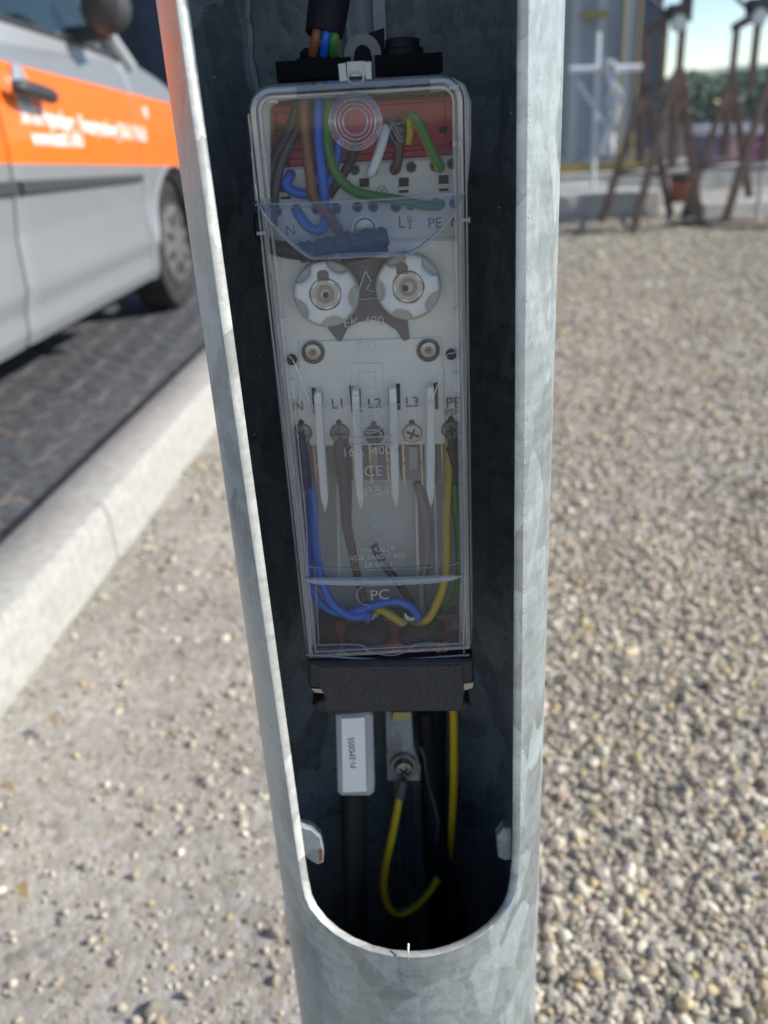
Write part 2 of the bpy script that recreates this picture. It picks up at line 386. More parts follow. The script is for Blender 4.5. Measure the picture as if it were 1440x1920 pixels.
# dark bracket pieces behind
MB().ppx([(655, 75), (720, 52), (722, 118), (655, 118)], Yb-.016, .002).build('rail_slot', M_darkhole, pole)
# ------------------------------------------------------------------ terminal box
box = empty('terminal_box', (0, .40, .64), 'clear covered fuse and terminal box mounted inside the open lamp pole hatch', 'terminal box')
X0, X1, Z0, Z1 = -.0450, .0424, .6540, .9170
def loops(mb, steps, r0, rb0, fill=True, x0=X0, z0=Z0, x1=X1, z1=Z1):
    L_ = []
    for ins, y in steps:
        p = rrect(x0+ins, z0+ins, x1-ins, z1-ins, max(.0006, r0-ins), 8, max(.0005, rb0-ins)); L_.append([(a, y, c) for a, c in p])
    n = len(L_[0]); vs = [q for l in L_ for q in l]
    fs = [(j*n+i, j*n+(i+1) % n, (j+1)*n+(i+1) % n, (j+1)*n+i) for j in range(len(L_)-1) for i in range(n)]
    if fill: fs.append(tuple((len(L_)-1)*n+i for i in range(n)))
    mb.add(vs, fs)
# cover
cv = MB(); loops(cv, [(.0012, .396), (.0010, .3805), (.0024, .3620)], .012, .003, False)
cover = cv.build('cover', M_clearu, box, auto=30)
def on_cover(fn, name, m=M_clearedge, auto=35):
    q = MB(); fn(q); return (q.build if name in ('lock_knob', 'rim', 'hanging_tab') else q.split)(name, m, cover, auto=auto)
def frame_loops(q):
    loops(q, [(.0024, .3620), (.0034, .3592), (.0052, .3590), (.0056, .3600)], .012, .003, False)
    loops(q, [(.0058, .3601), (.0064, .3592), (.0072, .3592), (.0076, .3600)], .012, .003, False)
on_cover(frame_loops, 'rim')
q = MB(); p = rrect(X0+.0076, Z0+.0076, X1-.0076, Z1-.0076, .0046, 8, .0006)
# front pane in three sections: upper, hidden band behind the slanted step, lower
YC = .3600
zt_, zm_, = W(680, 370, YC).z, W(680, 482, YC).z
xl, xr = X0+.0076, X1-.0076
def pane(z0, z1, name, m, rt_=0):
    q = MB(); pl_ = rrect(xl, z0, xr, z1, .0046, 8, .0003) if rt_ else [(xl, z0), (xr, z0), (xr, z1), (xl, z1)]
    q.prism(pl_, YC, .0012); return q.build(name, m, cover)
pane(zt_, Z1-.0076, 'upper_pane', M_clearu, 1)
pane(Z0+.0076, zt_-.0002, 'lower_pane', M_clear)
# slanted shield
q = MB()
tl, tr_ = W(484, 380, .3596), W(866, 364, .3596)
curve_l = [(484, 380), (495, 400), (515, 425), (545, 455), (575, 478), (592, 485)]
curve_r = [(866, 364), (856, 392), (838, 418), (812, 445), (785, 466), (765, 477)]
rows_ = []
for k in range(6):
    Yk = .3594-.0090*(k/5); a = W(*curve_l[k], Yk); c = W(*curve_r[k], Yk); rows_.append([a.lerp(c, t/8) for t in range(9)])
vs = [p for r_ in rows_ for p in r_]; q.add(vs, [(j*9+i, j*9+i+1, (j+1)*9+i+1, (j+1)*9+i) for j in range(5) for i in range(8)])
bot = rows_[-1]; ret = [Vector((p.x, .3592, p.z-.0012)) for p in bot]
q.add(bot+ret, [(i, i+1, 9+i+1, 9+i) for i in range(8)])
M_shield = clear('clear_slanted_step', (.97, .97, .99), 3.2, .05, .004)
q.build('slanted_step', M_shield, cover, auto=25)
def lines(q):
    for pts, r_, Yq in (
        ([(478, 384), (680, 376), (872, 362)], .00032, .3592),
        ([(484, 392), (680, 384), (866, 371)], .00018, .3592),
        ([(470, 230), (476, 330), (484, 384), (497, 520), (520, 700), (552, 960), (582, 1225)], .00030, .3590),
        ([(873, 230), (876, 500), (874, 800), (870, 1225)], .00030, .3590),
        ([(548, 690), (560, 840), (574, 980), (576, 1050), (572, 1075)], .00022, .3590),
        ([(833, 672), (834, 900), (833, 1060)], .00016, .3590),
        ([(518, 664), (542, 668), (556, 690), (583, 757), (600, 760), (790, 757), (812, 745), (835, 672), (850, 662), (868, 656)], .00022, .3588),
        ([(568, 1052), (590, 1064), (700, 1068), (830, 1062), (868, 1052)], .00025, .3590),
        ([(590, 1210), (672, 1209), (690, 1220), (730, 1229), (765, 1221), (782, 1208), (864, 1207)], .00028, .3588),
        ([(574, 1228), (725, 1236), (880, 1228)], .0005, .3590),
        ([(592, 1098), (598, 1208)], .0002, .3590), ([(863, 1092), (862, 1208)], .0002, .3590),
        ([(480, 186), (640, 180), (850, 160)], .0003, .3595)):
        P_ = [W(a, b_, Yq) for a, b_ in pts]; q.tube(P_, r_, 6, 5)
on_cover(lines, 'moulded_ridge')
def bowl_edge(q):
    for cvr in (curve_l, curve_r):
        q.tube([W(a, b_, .3592-.0090*k/5) for k, (a, b_) in enumerate(cvr)], [.0004, .0005, .0006, .0007, .0007, .0006], 8, 4)
        vs_ = []
        for k, (a, b_) in enumerate(cvr):
            p = W(a, b_, .3594-.0090*k/5); vs_ += [p, Vector((p.x, .3594, p.z))]
        q.add(vs_, [(2*i, 2*i+2, 2*i+3, 2*i+1) for i in range(len(cvr)-1)])
on_cover(bowl_edge, 'moulded_ridge')
q = MB(); q.ppx([(548, 690), (560, 702), (585, 760), (600, 764), (790, 760), (812, 748), (830, 690), (834, 1058), (700, 1066), (604, 1062), (598, 1040), (580, 860)], .3620, .0010)
q.build('inner_flap', M_flap, cover)
def lens_bar(q):
    P_ = [W(a, b_, .3592) for a, b_ in ((569, 1084), (590, 1089), (640, 1090), (720, 1090), (800, 1087), (845, 1083), (866, 1080))]
    q.tube(P_, [.0006, .0016, .0020, .0021, .0020, .0016, .0005], 10, 5)
    P_ = [W(a, b_, .3565) for a, b_ in ((590, 484), (640, 480), (715, 477), (762, 477))]
    q.tube(P_, [.0006, .0010, .0010, .0005], 8, 5)
on_cover(lens_bar, 'crossbar')
def side_ribs(q):
    for i, (dx, y) in enumerate(((.0006, .372), (.0014, .367), (.0020, .3635))):
        q.tube([(X0+dx, y, Z0+.004), (X0+dx, y, Z1-.012)], .00028, 6, 1)
        q.tube([(X1-dx, y, Z0+.004), (X1-dx, y, Z1-.012)], .00028, 6, 1)
on_cover(side_ribs, 'side_rib')
def clips(q):
    for px_, py_ in ((490, 437), (512, 190), (872, 412), (850, 165)):
        c = W(px_, py_, .359); q.box(c, (.0035, .002, .0012)); q.box(c+Vector((.0016, -.0006, 0)), (.0005, .002, .0022))
on_cover(clips, 'side_clip', M_emboss)
# lock knob with concentric rings
c = W(666, 228, .3585)
def knob(q):
    for r_, y, t in ((.0098, 0, .0005), (.0088, -.0012, .0003), (.0078, -.0018, .0004), (.0062, -.0022, .0003), (.0047, -.0016, .0004)):
        q.tube([(c.x+r_*math.cos(2*math.pi*k/28), c.y+y, c.z+r_*math.sin(2*math.pi*k/28)) for k in range(28)], t, 6, 1, closed=True)
kb = on_cover(knob, 'lock_knob')
q = MB(); q.lathe(c, [(.0099, .0006), (.0099, -.0004), (.0080, -.0018), (.0062, -.0022), (.0050, -.0014), (0, -.0012)], 36); q.build('lock_knob_lens', M_clear, cover)
# top clip tab
def tabf(q):
    q.ppx([(634, 120), (648, 118), (650, 152), (637, 153)], .360, .003); q.ppx([(684, 116), (696, 115), (697, 148), (686, 149)], .360, .003)
    q.ppx([(650, 116), (684, 114), (685, 142), (651, 144)], .3625, .0012)
    cc = W(667, 146, .3605); q.tube([(cc.x+.0030*math.cos(a*math.pi/8), cc.y, cc.z+.0020*math.sin(a*math.pi/8)) for a in range(16)], .0005, 6, 1, closed=True)
on_cover(tabf, 'hanging_tab', M_clearedge)
# embossing on the cover
def text(s, px_, py_, hpx, Y, m, parent, name, outline=0.0, depth=.0001, rot=0, scx=1, bold=0):
    cu = bpy.data.curves.new(name, 'FONT'); cu.body = s; cu.align_x = 'CENTER'; cu.align_y = 'CENTER'
    a, c_ = W(px_, py_-hpx/2, Y), W(px_, py_+hpx/2, Y); cu.size = (a-c_).length/.72 if not rot else (W(px_-hpx/2, py_, Y)-W(px_+hpx/2, py_, Y)).length/.72
    cu.offset = bold
    if outline: cu.fill_mode = 'NONE'; cu.bevel_depth = outline; cu.bevel_resolution = 1
    else: cu.extrude = depth
    cu.resolution_u = 4
    o = bpy.data.objects.new(name, cu); me = bpy.data.meshes.new_from_object(o); bpy.data.objects.remove(o)
    p = W(px_, py_, Y)
    me.transform(Matrix.Translation(p) @ Matrix.Rotation(R(-rot), 4, 'Y') @ Matrix.Rotation(R(90), 4, 'X') @ Matrix.Diagonal((scx, 1, 1, 1)))
    me.name = name; return link(name, me, m, parent, False)
YE = .3596
for s_, x_, y_, h_ in (('EK 480', 682, 604, 19), ('DSS', 688, 649, 17), ('16A  400V', 695, 846, 17), ('CE', 700, 884, 20), ('IP 54', 704, 921, 17), ('DIN 43628', 704, 1031, 10), ('VDE 0660 T.505', 708, 1044, 10), ('EK480/1', 710, 1058, 10), ('PC', 712, 1116, 19)):
    text(s_, x_, y_, h_, YE, M_emboss, cover, 'embossed_text', 0, .00012)
def marks(q):
    def ln(pts, r_=.00016, cl=False): q.tube([W(a, b_, YE) for a, b_ in pts], r_, 5, 1, closed=cl)
    ln([(657, 682), (717, 681), (719, 741), (660, 742)], .0002, True); ln([(672, 697), (704, 697), (705, 728), (674, 729)], .0002, True)
    ln([(680, 995), (706, 965), (733, 992), (680, 996)]); ln([(690, 1004), (728, 1003)]); ln([(726, 995), (726, 1003)])
    ln([(685, 508), (668, 560)], .0002); ln([(685, 508), (696, 528)], .0002); ln([(662, 562), (712, 559)], .0002)
    ln([(694, 530), (688, 542), (696, 546), (704, 546)], .0002)
    for pts in (([(817, 1216), (828, 1207), (838, 1215)]), ([(819, 1222), (826, 1222)]), ([(831, 1222), (838, 1219)])): ln(pts, .00018)
    ln([(817, 1216), (819, 1222)], .00018); ln([(838, 1215), (839, 1220)], .00018)
    ln([(695+26*math.cos(t*.2618), 785+27*math.sin(t*.2618)) for t in range(24)], .0003, True)
    ln([(695+5*math.cos(t*.785), 784+5*math.sin(t*.785)) for t in range(8)], .0003, True)
    ln([(680, 812), (686, 806), (706, 806), (714, 812), (716, 820)], .0003)
    ln([(658, 821), (737, 818), (738, 831), (660, 834)], .0004, True)
    ln([(694+26*math.cos(t*.524), 1116+20*math.sin(t*.524)) for t in range(3, 10)], .0002)
on_cover(marks, 'embossed_mark', M_emboss)
text('VDE', 706, 987, 9, YE, M_emboss, cover, 'embossed_text', .0001)
q = MB(); c = W(695, 785, .3603); q.lathe(c, [(.0062, .0003), (.0060, -.0004), (0, -.0006)], 24); q.build('sight_boss', M_clear, cover)
# base tray
q = MB(); loops(q, [(.0035, .3975), (.0035, .372), (.0050, .3718), (.0052, .4110)], .010, .002, True, z0=Z0-.014)
tray = q.build('base_tray', M_tray, box, auto=30)
# light grey inner corner columns
q = MB(); q.ppx([(478, 176), (560, 172), (560, 183), (515, 190), (505, 205), (506, 270), (506, 372), (478, 378), (465, 215)], .3712, .02, .001)
q.ppx([(806, 158), (850, 146), (872, 158), (884, 190), (884, 270), (876, 365), (866, 365), (862, 190), (850, 168), (806, 172)], .3712, .02, .001)
q.ppx([(470, 285), (504, 283), (504, 293), (471, 295)], .3690, .004)
q.ppx([(850, 264), (866, 264), (866, 274), (850, 275)], .3690, .004)
q.split('tray_corner_wall', M_beige, box)
MB().ppx([(556, 158), (806, 148), (806, 176), (556, 187)], .3705, .02).build('top_seal', M_black, box)
# red housing
q = MB(); q.ppx([(497, 197), (850, 178), (858, 182), (860, 262), (848, 268), (848, 290), (540, 312), (505, 288)], .3830, .012, .0012)
red = q.build('red_terminal_cover', M_red, box)
q = MB(); q.ppx([(517, 212), (600, 206), (600, 280), (520, 284)], .3822, .002, .0006); q.ppx([(708, 196), (836, 188), (838, 268), (830, 273), (708, 278)], .3822, .002, .0006)
q.ppx([(540, 298), (848, 276), (848, 291), (541, 313)], .3816, .003, .0005); q.split('red_lid', M_red, red)
q = MB(); q.ppx([(514, 232), (548, 231), (548, 245), (516, 247)], .3816, .002)
q.ppx([(822, 238), (838, 236), (838, 249), (824, 249)], .3816, .002); q.ppx([(722, 220), (744, 219), (744, 272), (722, 274)], .3816, .002); q.split('red_lid_slot', M_darkhole, red)
# terminal block
q = MB(); q.ppx([(516, 316), (848, 291), (866, 296), (866, 452), (500, 470), (498, 360)], .3780, .02, .0012)
tb = q.build('terminal_block', M_beige, box)
def hole(px_, py_, r_, Y, parent, name='clamp_hole', depthc=M_darkhole):
    c = W(px_, py_, Y); q = MB(); q.lathe(c, [(r_*1.02, .0006), (r_*1.02, -.0003), (r_*.88, -.0004), (r_*.84, .0004)], 20)
    q.lathe((c.x, c.y-.0001, c.z), [(r_*.80, .0005), (r_*.80, -.00005), (0, -.00005)], 18)
    o = q.build(name, depthc, parent); return o
M_holerim = mat('clamp_rim_grey', (.15, .15, .15), .5)
for px_, py_ in ((545, 327), (593, 318), (665, 318), (699, 318), (740, 316), (771, 313), (816, 311), (848, 307), (519, 396), (556, 393), (594, 392), (630, 391), (670, 388), (700, 387), (742, 388), (770, 384), (817, 382), (852, 380)):
    c = W(px_, py_, .3778); q = MB(); q.lathe(c, [(.0023, .001), (.0023, -.0003), (.0017, -.0003), (.0016, .0006)], 20); rim = q.build('clamp_collar', M_holerim, tb)
    q = MB(); q.lathe((c.x, c.y-.00015, c.z), [(.00165, .0005), (.00165, 0), (0, 0)], 18); q.build('clamp_hole', M_darkhole, rim)
q = MB()
for px_, py_ in ((683, 342), (757, 341), (832, 336), (529, 352)):
    q.ppx([(px_-9, py_-7), (px_+9, py_-8), (px_+9, py_+8), (px_-9, py_+9)], .3776, .001)
for px_, py_ in ((684, 362), (757, 359), (832, 356), (536, 371)):
    q.ppx([(px_-9, py_-2), (px_+9, py_-3), (px_+9, py_+2), (px_-9, py_+3)], .3776, .001)
q.split('test_slot', M_darkhole, tb)
q = MB()
for px_, py_ in ((683, 342), (757, 341), (832, 336)):
    q.tube([W(px_+a, py_+b_, .3775) for a, b_ in ((-10, -8), (10, -9), (10, 9), (-10, 10))], .00025, 6, 1, closed=True)
q.split('slot_frame', M_beige, tb)
for s_, x_, y_, h_ in (('N', 545, 433, 19), ('L', 753, 418, 22), ('SL', 769, 411, 11), ('3', 768, 423, 14), ('PE', 815, 419, 20), ('N', 854, 417, 20)):
    text(s_, x_, y_, h_, .3777, M_print, tb, 'printed_mark', 0, .00005)
q = MB(); q.tube([W(716+9*math.cos(t*.524), 357+9*math.sin(t*.524), .3777) for t in range(12)], .00012, 5, 1, closed=True)
q.tube([W(710, 351, .3777), W(722, 363, .3777)], .00010, 5, 1); q.tube([W(722, 351, .3777), W(710, 363, .3777)], .00010, 5, 1); q.build('lamp_symbol', M_print, tb)
c = W(684, 430, .3776); q = MB(); q.lathe(c, [(.0056, .001), (.0056, -.0004), (.0048, -.0004), (.0046, .0004)], 28); q.build('screw_collar', M_white, tb)
q = MB(); q.lathe(c, [(.0045, .0006), (.0045, .0001), (.0040, -.0004), (0, -.0008)], 24); q.build('fixing_screw', M_steel, tb)
# middle fuse plate
q = MB(); q.ppx([(500, 458), (862, 446), (866, 560), (868, 700), (872, 834), (545, 838), (528, 700), (516, 600)], .3760, .020, .0010)
fp = q.build('fuse_plate', M_ivory, box)
q = MB(); q.ppx([(560, 640), (828, 632), (836, 826), (556, 832)], .3750, .001, .0005); q.build('plate_step', M_ivory, fp)
for pts in ([(506, 470), (524, 470), (527, 511), (510, 512)], [(520, 596), (535, 595), (540, 635), (525, 636)], [(533, 712), (550, 711), (554, 749), (538, 750)],
            [(848, 452), (862, 451), (862, 495), (850, 496)], [(850, 579), (865, 578), (865, 620), (852, 621)], [(848, 699), (868, 698), (868, 736), (850, 737)]):
    MB().ppx(pts, .3735, .004, .0006).build('snap_tab', M_white, fp)
q = MB()
for pts in ([(862, 451), (870, 451), (871, 495), (862, 495)], [(864, 577), (871, 577), (872, 620), (865, 620)], [(500, 512), (508, 512), (519, 596), (510, 598)], [(866, 698), (873, 697), (873, 737), (867, 737)], [(516, 638), (524, 638), (531, 690), (524, 690)], [(528, 712), (533, 712), (539, 750), (534, 750)]):
    q.ppx(pts, .3738, .003)
q.split('snap_slot', M_darkhole, fp)
q = MB(); q.ppx([(640, 485), (742, 485), (764, 600), (768, 636), (757, 640), (742, 618), (720, 604), (700, 600), (672, 604), (652, 616), (640, 640), (634, 640), (615, 616)], .3744, .003); q.build('fuse_window', M_brownin, fp)
for s_, x_, y_, h_ in (('N', 560, 762, 18), ('L1', 634, 758, 19), ('L2', 702, 757, 19), ('L3', 773, 755, 19), ('PE', 850, 756, 20), ('PEN', 850, 773, 12)):
    text(s_, x_, y_, h_, .3745, M_print, fp, 'printed_mark', 0, .00005)
# screws in wells
for px_, py_ in ((587, 661), (803, 657)):
    c = W(px_, py_, .3743); q = MB(); q.lathe(c, [(.0052, .001), (.0052, -.0003), (.0047, -.0003), (.0046, .0002), (0, .0002)], 28); wl = q.build('screw_well', M_brownin, fp)
    q = MB(); q.lathe((c.x, c.y-.0003, c.z+.0005), [(.0042, .0004), (.0042, 0), (.0034, -.0010), (.0018, -.0014), (0, -.0014)], 24); sc = q.build('screw_head', M_steel, wl)
    q = MB(); q.lathe((c.x, c.y-.0018, c.z+.0005), [(.0016, .0004), (.0016, 0), (0, 0)], 36, rf=lambda a: 1+.22*math.cos(6*a)); q.build('star_recess', mat('recess_shade_steel', (.2, .18, .15), .4, .8), wl)  # solid star on the head, recess shade put into its darker colour
for px_, py_ in ((547, 675), (846, 665)):
    c = W(px_, py_, .3743); q = MB(); q.lathe(c, [(.0024, .001), (.0024, -.0002), (0, -.0002)], 20); q.build('round_hole', M_darkhole, fp)
# fuse caps
for px_, py_, ph in ((613, 548, 0.16), (765, 535, -0.25)):
    c = W(px_, py_, .3735); q = MB(); q.lathe(c, [(.0140, .002), (.0140, -.0040), (.0132, -.0048), (0, -.0048)], 48)
    fc = q.build('fuse_cap', M_capbase, box)
    cc = (c.x-.0003, c.y-.0046, c.z+.0006)
    def lob(a, ph=ph):
        k = ((a-ph+math.pi/5-math.pi/2) % (2*math.pi/5))-math.pi/5; k = abs(k)
        return 1-.25*max(0, 1-((math.pi/5-k)/.36)**2)**.5 if (math.pi/5-k) < .36 else 1
    q = MB(); q.lathe(cc, [(.0133, .001), (.0133, -.0018), (.0126, -.0028), (.0112, -.0034), (.0070, -.0036), (.0066, -.0030)], 100, rf=None if 0 else lob)
    q.build('star_grip', M_white, fc)
    q = MB(); q.lathe(cc, [(.0067, 0), (.0067, -.0039), (.0064, -.0041), (.0062, -.0035)], 36); q.build('metal_ring', M_steel, fc)
    q = MB(); q.lathe(cc, [(.0061, -.0030), (.0040, -.0032), (.0038, -.0038), (.0030, -.0040), (.0018, -.0034), (0, -.0034)], 30); q.build('sight_glass', mat('sight_glass', (.38, .32, .29), .3), fc)
    q = MB(); dx = .0002 if ph > 0 else -.0012
    q.lathe((cc[0]+dx, cc[1], cc[2]-.0003), [(.0013, -.0030), (.0013, -.0041), (0, -.0041)], 16); q.build('fuse_tip', mat('fuse_tip', (.05, .05, .05), .3), fc)
    q = MB(); w_ = .0024; x_ = cc[0]+(-.0004 if ph > 0 else -.0022); z_ = cc[2]+.0066
    q.prism([(x_-w_, z_-.001), (x_+w_, z_-.001), (x_+w_, z_+.0020), (x_+w_*.6, z_+.0034), (x_-w_*.5, z_+.0034), (x_-w_, z_+.0022)], cc[1]-.0038, .001); q.build('test_slot', M_brownin, fc)
# divider fins with slots
for x0, y0, x1 in ((596, 737, 609), (667, 733, 676), (737, 729, 742), (808, 727, 808)):
    s_ = -1 if x0 < 700 else 1
    MB().ppx([(x0-s_*-1*0-12 if s_ < 0 else x0-9, y0-10 if s_ < 0 else y0-2), (x0+9 if s_ < 0 else x0+13, y0-2 if s_ < 0 else y0-10), (x0+10 if s_ < 0 else x0+14, y0+40), (x0-8 if s_ < 0 else x0-8, y0+40)], .3743, .001).build('fin_slot', M_darkhole, fp)
    MB().ppx([(x0-8, y0+6), (x0-3, y0-1), (x0+6, y0), (x0+7, y0+20), ((x0+x1)/2+8, y0+130), (x1+6, y0+200), (x1+4, y0+213), (x1+1, y0+224), (x1-1, y0+222), (x1-8, y0+196), ((x0+x1)/2-8, y0+120), (x0-7, y0+20)], .3660, .030, .0004).build('divider_fin', M_white, box)
M_dull = mat('shaded_screw', (.16, .15, .14), .4, .7, noise=(500, .5))
# terminals row
for i, (px_, py_) in enumerate(((567, 812), (637, 812), (702, 815), (773, 812), (846, 806))):
    c = W(px_, py_, .3745); q = MB(); q.lathe(c, [(.0046, .002), (.0046, -.0004), (.0040, -.0012), (0, -.0016)], 22); ts = q.build('terminal_screw', M_steel if i == 3 else M_dull, box)
    q = MB(); q.box((c.x, c.y-.0018, c.z), (.0060, .0006, .0009), Matrix.Rotation(.6+i, 3, 'Y')); q.box((c.x, c.y-.0017, c.z), (.0009, .0006, .0050), Matrix.Rotation(.6+i, 3, 'Y')); q.lathe((c.x, c.y-.0002, c.z+.0052), [(.0013, .001), (.0013, -.0003), (0, -.0003)], 14)
    q.build('cross_slot', M_darkhole, ts)
for i, px_ in enumerate((590, 662, 694, 726, 756, 790, 829, 864)):
    q = MB(); a = W(px_, 832, .382); c = W(px_+2, 908, .382)
    q.box(((a.x+c.x)/2, .384, (a.z+c.z)/2), (.0011, .004, a.z-c.z)); q.box((a.x, .383, a.z-.0105), (.0014, .005, .0008)); q.build('contact_pin', M_copper if i == 0 else M_brass, box)
q = MB()
for px_ in (567, 641, 706, 776, 846): q.ppx([(px_-26, 836), (px_+26, 836), (px_+24, 900), (px_-24, 900)], .3880, .018)
q.split('clamp_body', mat('dark_clamp_plastic', (.34, .33, .32), .5), box)
q = MB()
for px_, b_ in ((700, 950), (775, 950)): q.ppx([(px_-8, 838), (px_+8, 838), (px_+8, b_-70), (px_-8, b_-70)], .3868, .002)
q.split('clamp_strap', M_beige, box)
q = MB()
for px_ in (632, 780, 815): q.ppx([(px_-2, 905), (px_+2, 905), (px_+6, 1080), (px_+2, 1080)], .392, .018)
q.split('tray_rib', mat('tray_rib_grey', (.75, .75, .72), .5), box)
# bottom seals: a red plate on the floor of the box with two black domes standing on it
ZF = W(720, 1243, .356).z+.0006
q = MB(); e4 = [G(628, 1172, ZF), G(846, 1168, ZF), G(842, 1214, ZF), G(640, 1218, ZF)]
q.add(e4+[p+Vector((0, 0, .0025)) for p in e4], [(0, 1, 2, 3), (4, 5, 6, 7), (0, 1, 5, 4), (1, 2, 6, 5), (2, 3, 7, 6), (3, 0, 4, 7)])
q.build('red_seal', mat('dark_red_seal', (.62, .012, .03), .45), box)
for px_, py_ in ((690, 1192), (791, 1188)):
    c = G(px_, py_, ZF+.003); q = MB(); q.lathe(c, [(.0128, -.001), (.0126, .001), (.0112, .0048), (.0085, .0075), (.0066, .0082), (.0058, .0070), (0, .0055)], 32, axis='z')
    q.build('cable_seal', M_rubber, box)
q = MB()
for px_, py_ in ((622, 1200), (852, 1196)):
    c = G(px_, py_, ZF+.003); q.box(c, (.005, .006, .006)); 
q.split('seal_block', M_black, box)
for px_ in (692, 775):
    P_ = [W(px_-16+a, 1150+b_, .3765) for a, b_ in ((0, 0), (4, 8), (12, 11), (22, 8), (28, 2))]; MB().tube(P_, [.0004, .0010, .0011, .0009, .0003], 8).build('white_filler', M_white, box)
# bottom black block
q = MB(); q.ppx([(577, 1243), (888, 1238), (890, 1290), (880, 1291), (868, 1297), (862, 1310), (872, 1318), (882, 1322), (884, 1328), (870, 1336), (598, 1337), (585, 1325), (592, 1320), (606, 1314), (608, 1302), (600, 1293), (580, 1290)], .3560, .052, .0012)
bb = q.build('gland_block', M_black, box)
MB().ppx([(594, 1250), (868, 1247), (872, 1296), (866, 1332), (604, 1333), (612, 1310), (598, 1290)], .3553, .002, .0006).build('front_plate', mat('dusty_black_plastic', (.032, .032, .033), .6, noise=(900, .6), bump=.5, bd=.0003), bb)
for pts in ([(583, 1291), (602, 1292), (606, 1300), (590, 1298)], [(866, 1283), (888, 1280), (886, 1290), (868, 1295)]):
    MB().ppx(pts, .3556, .002).build('side_screw', M_steel, bb)
# upper glands and eyelet
q = MB()
c = W(600, 140, .392)
q.box((W(590, 132, .392).x, .395, W(590, 132, .392).z), (.030, .022, .007)); q.box((W(765, 122, .392).x, .395, W(765, 122, .392).z), (.027, .022, .007)); q.split('top_flange', mat('matt_black_rubber', (.006, .006, .007), .85, spec=.15), box)
for px_, py_, rr in ((597, 118, .0095), (755, 100, .0090)):
    c = W(px_, py_, .397); q = MB(); q.lathe((c.x, c.y, c.z), [(rr*1.08, -.006), (rr*1.08, -.002), (rr*.95, -.0015), (rr*.95, .0015), (rr*.80, .002), (rr*.78, .005 if px_ > 700 else .004), (rr*.6, .0055), (0, .0055)], 30, axis='z'); q.build('stepped_gland', M_rubber, box)
c = W(680, 102, .3880); q = MB(); n_ = 20; vs = []
for k in range(n_+1):
    a = math.pi*(-.05+1.10*k/n_)
    for r_, y in ((.0074, 0), (.0034, 0), (.0034, .003), (.0074, .003)): vs.append((c.x+r_*math.cos(a), c.y+y, c.z+r_*math.sin(a)))
q.add(vs, [(k*4+j, (k+1)*4+j, (k+1)*4+(j+1) % 4, k*4+(j+1) % 4) for k in range(n_) for j in range(4)])
q.box((c.x-.0055, c.y+.0015, c.z-.006), (.0036, .003, .011)); q.box((c.x+.0055, c.y+.0015, c.z-.006), (.0036, .003, .011))
q.build('hanging_eyelet', mat('grey_eyelet', (.15, .155, .165), .5), box)
# ------------------------------------------------------------------ wires inside the box
def wire(name, label, cat, pts, r, m, Yd=None, sub=8, n=14):
    q = MB(); q.tube([W(a, b_, y/1000) for a, b_, y in pts], r*1.1/1000 if not isinstance(r, (list, tuple)) else [v/1000 for v in r], n, sub)
    o = q.build(name, m, None, auto=0); tag(o, label, cat); return o
wire('blue_wire', 'blue wire running straight down from the top left gland behind the clear cover', 'wire', [(597, 178, 376), (597, 260, 375), (603, 320, 373), (608, 370, 373), (610, 410, 374), (600, 432, 375), (578, 425, 376), (560, 402, 377.5), (556, 394, 380)], 1.95, M_blue)
wire('blue_wire', 'short blue wire looping from the leftmost upper clamp hole to the right', 'wire', [(546, 322, 381), (543, 332, 376), (537, 346, 375), (552, 360, 374.5), (580, 364, 375), (606, 352, 376), (622, 330, 377.5), (630, 300, 378.5), (636, 262, 379.5)], 1.85, M_blue)
wire('brown_wire', 'brown wire bending into the clamp row left of the navy bundle', 'wire', [(570, 178, 374), (571, 230, 373), (577, 290, 372), (583, 340, 371.5), (587, 368, 371.5), (605, 390, 372), (622, 412, 373), (636, 434, 376)], 1.95, M_brown)
wire('black_wire', 'black wire leaning left under the clear cover beside the grey one', 'wire', [(560, 190, 379), (545, 240, 378.5), (518, 290, 377), (505, 330, 376), (500, 378, 376), (492, 410, 376), (490, 430, 375)], 2.0, M_blk)
wire('grey_wire', 'dark grey wire slanting down left beside the brown wire', 'wire', [(568, 205, 380), (560, 240, 379), (540, 275, 377.5), (526, 310, 376.5), (517, 350, 376), (514, 385, 376), (512, 425, 376)], 1.7, mat('dark_grey_pvc', (.055, .06, .07), .42))
wire('black_wire', 'short black wire crossing behind the green and yellow wire below the lock knob', 'wire', [(672, 268, 380.5), (660, 295, 379), (645, 325, 377.5), (628, 350, 377), (618, 366, 378)], 1.75, M_blk)
wire('earth_wire', 'green and yellow wire curving right from the top gland to the lower clamp row', 'wire', [(617, 178, 377), (613, 240, 376), (617, 290, 375.5), (632, 328, 375), (660, 356, 374.5), (700, 368, 374.5), (750, 376, 375), (790, 384, 375.5), (820, 386, 376.5), (829, 380, 380)], 1.9, M_gy2)
wire('white_wire', 'short white wire bent into a clamp hole right of the lock knob', 'wire', [(712, 248, 378), (722, 243, 374), (716, 270, 372), (706, 300, 372), (696, 324, 373), (697, 318, 379)], 1.75, M_whitew)
wire('brown_wire', 'short dark brown wire entering the clamp hole right of the white wire', 'wire', [(744, 225, 379), (748, 245, 376), (748, 280, 374), (744, 312, 374), (739, 320, 379)], 1.85, M_dbrown)
wire('earth_wire', 'green and yellow wire folded to a peak over the red terminal cover', 'wire', [(764, 268, 378), (768, 245, 376), (769, 220, 374), (778, 222, 372), (794, 250, 371.5), (812, 290, 372.5), (825, 312, 374), (818, 314, 380)], 1.85, M_gy3)
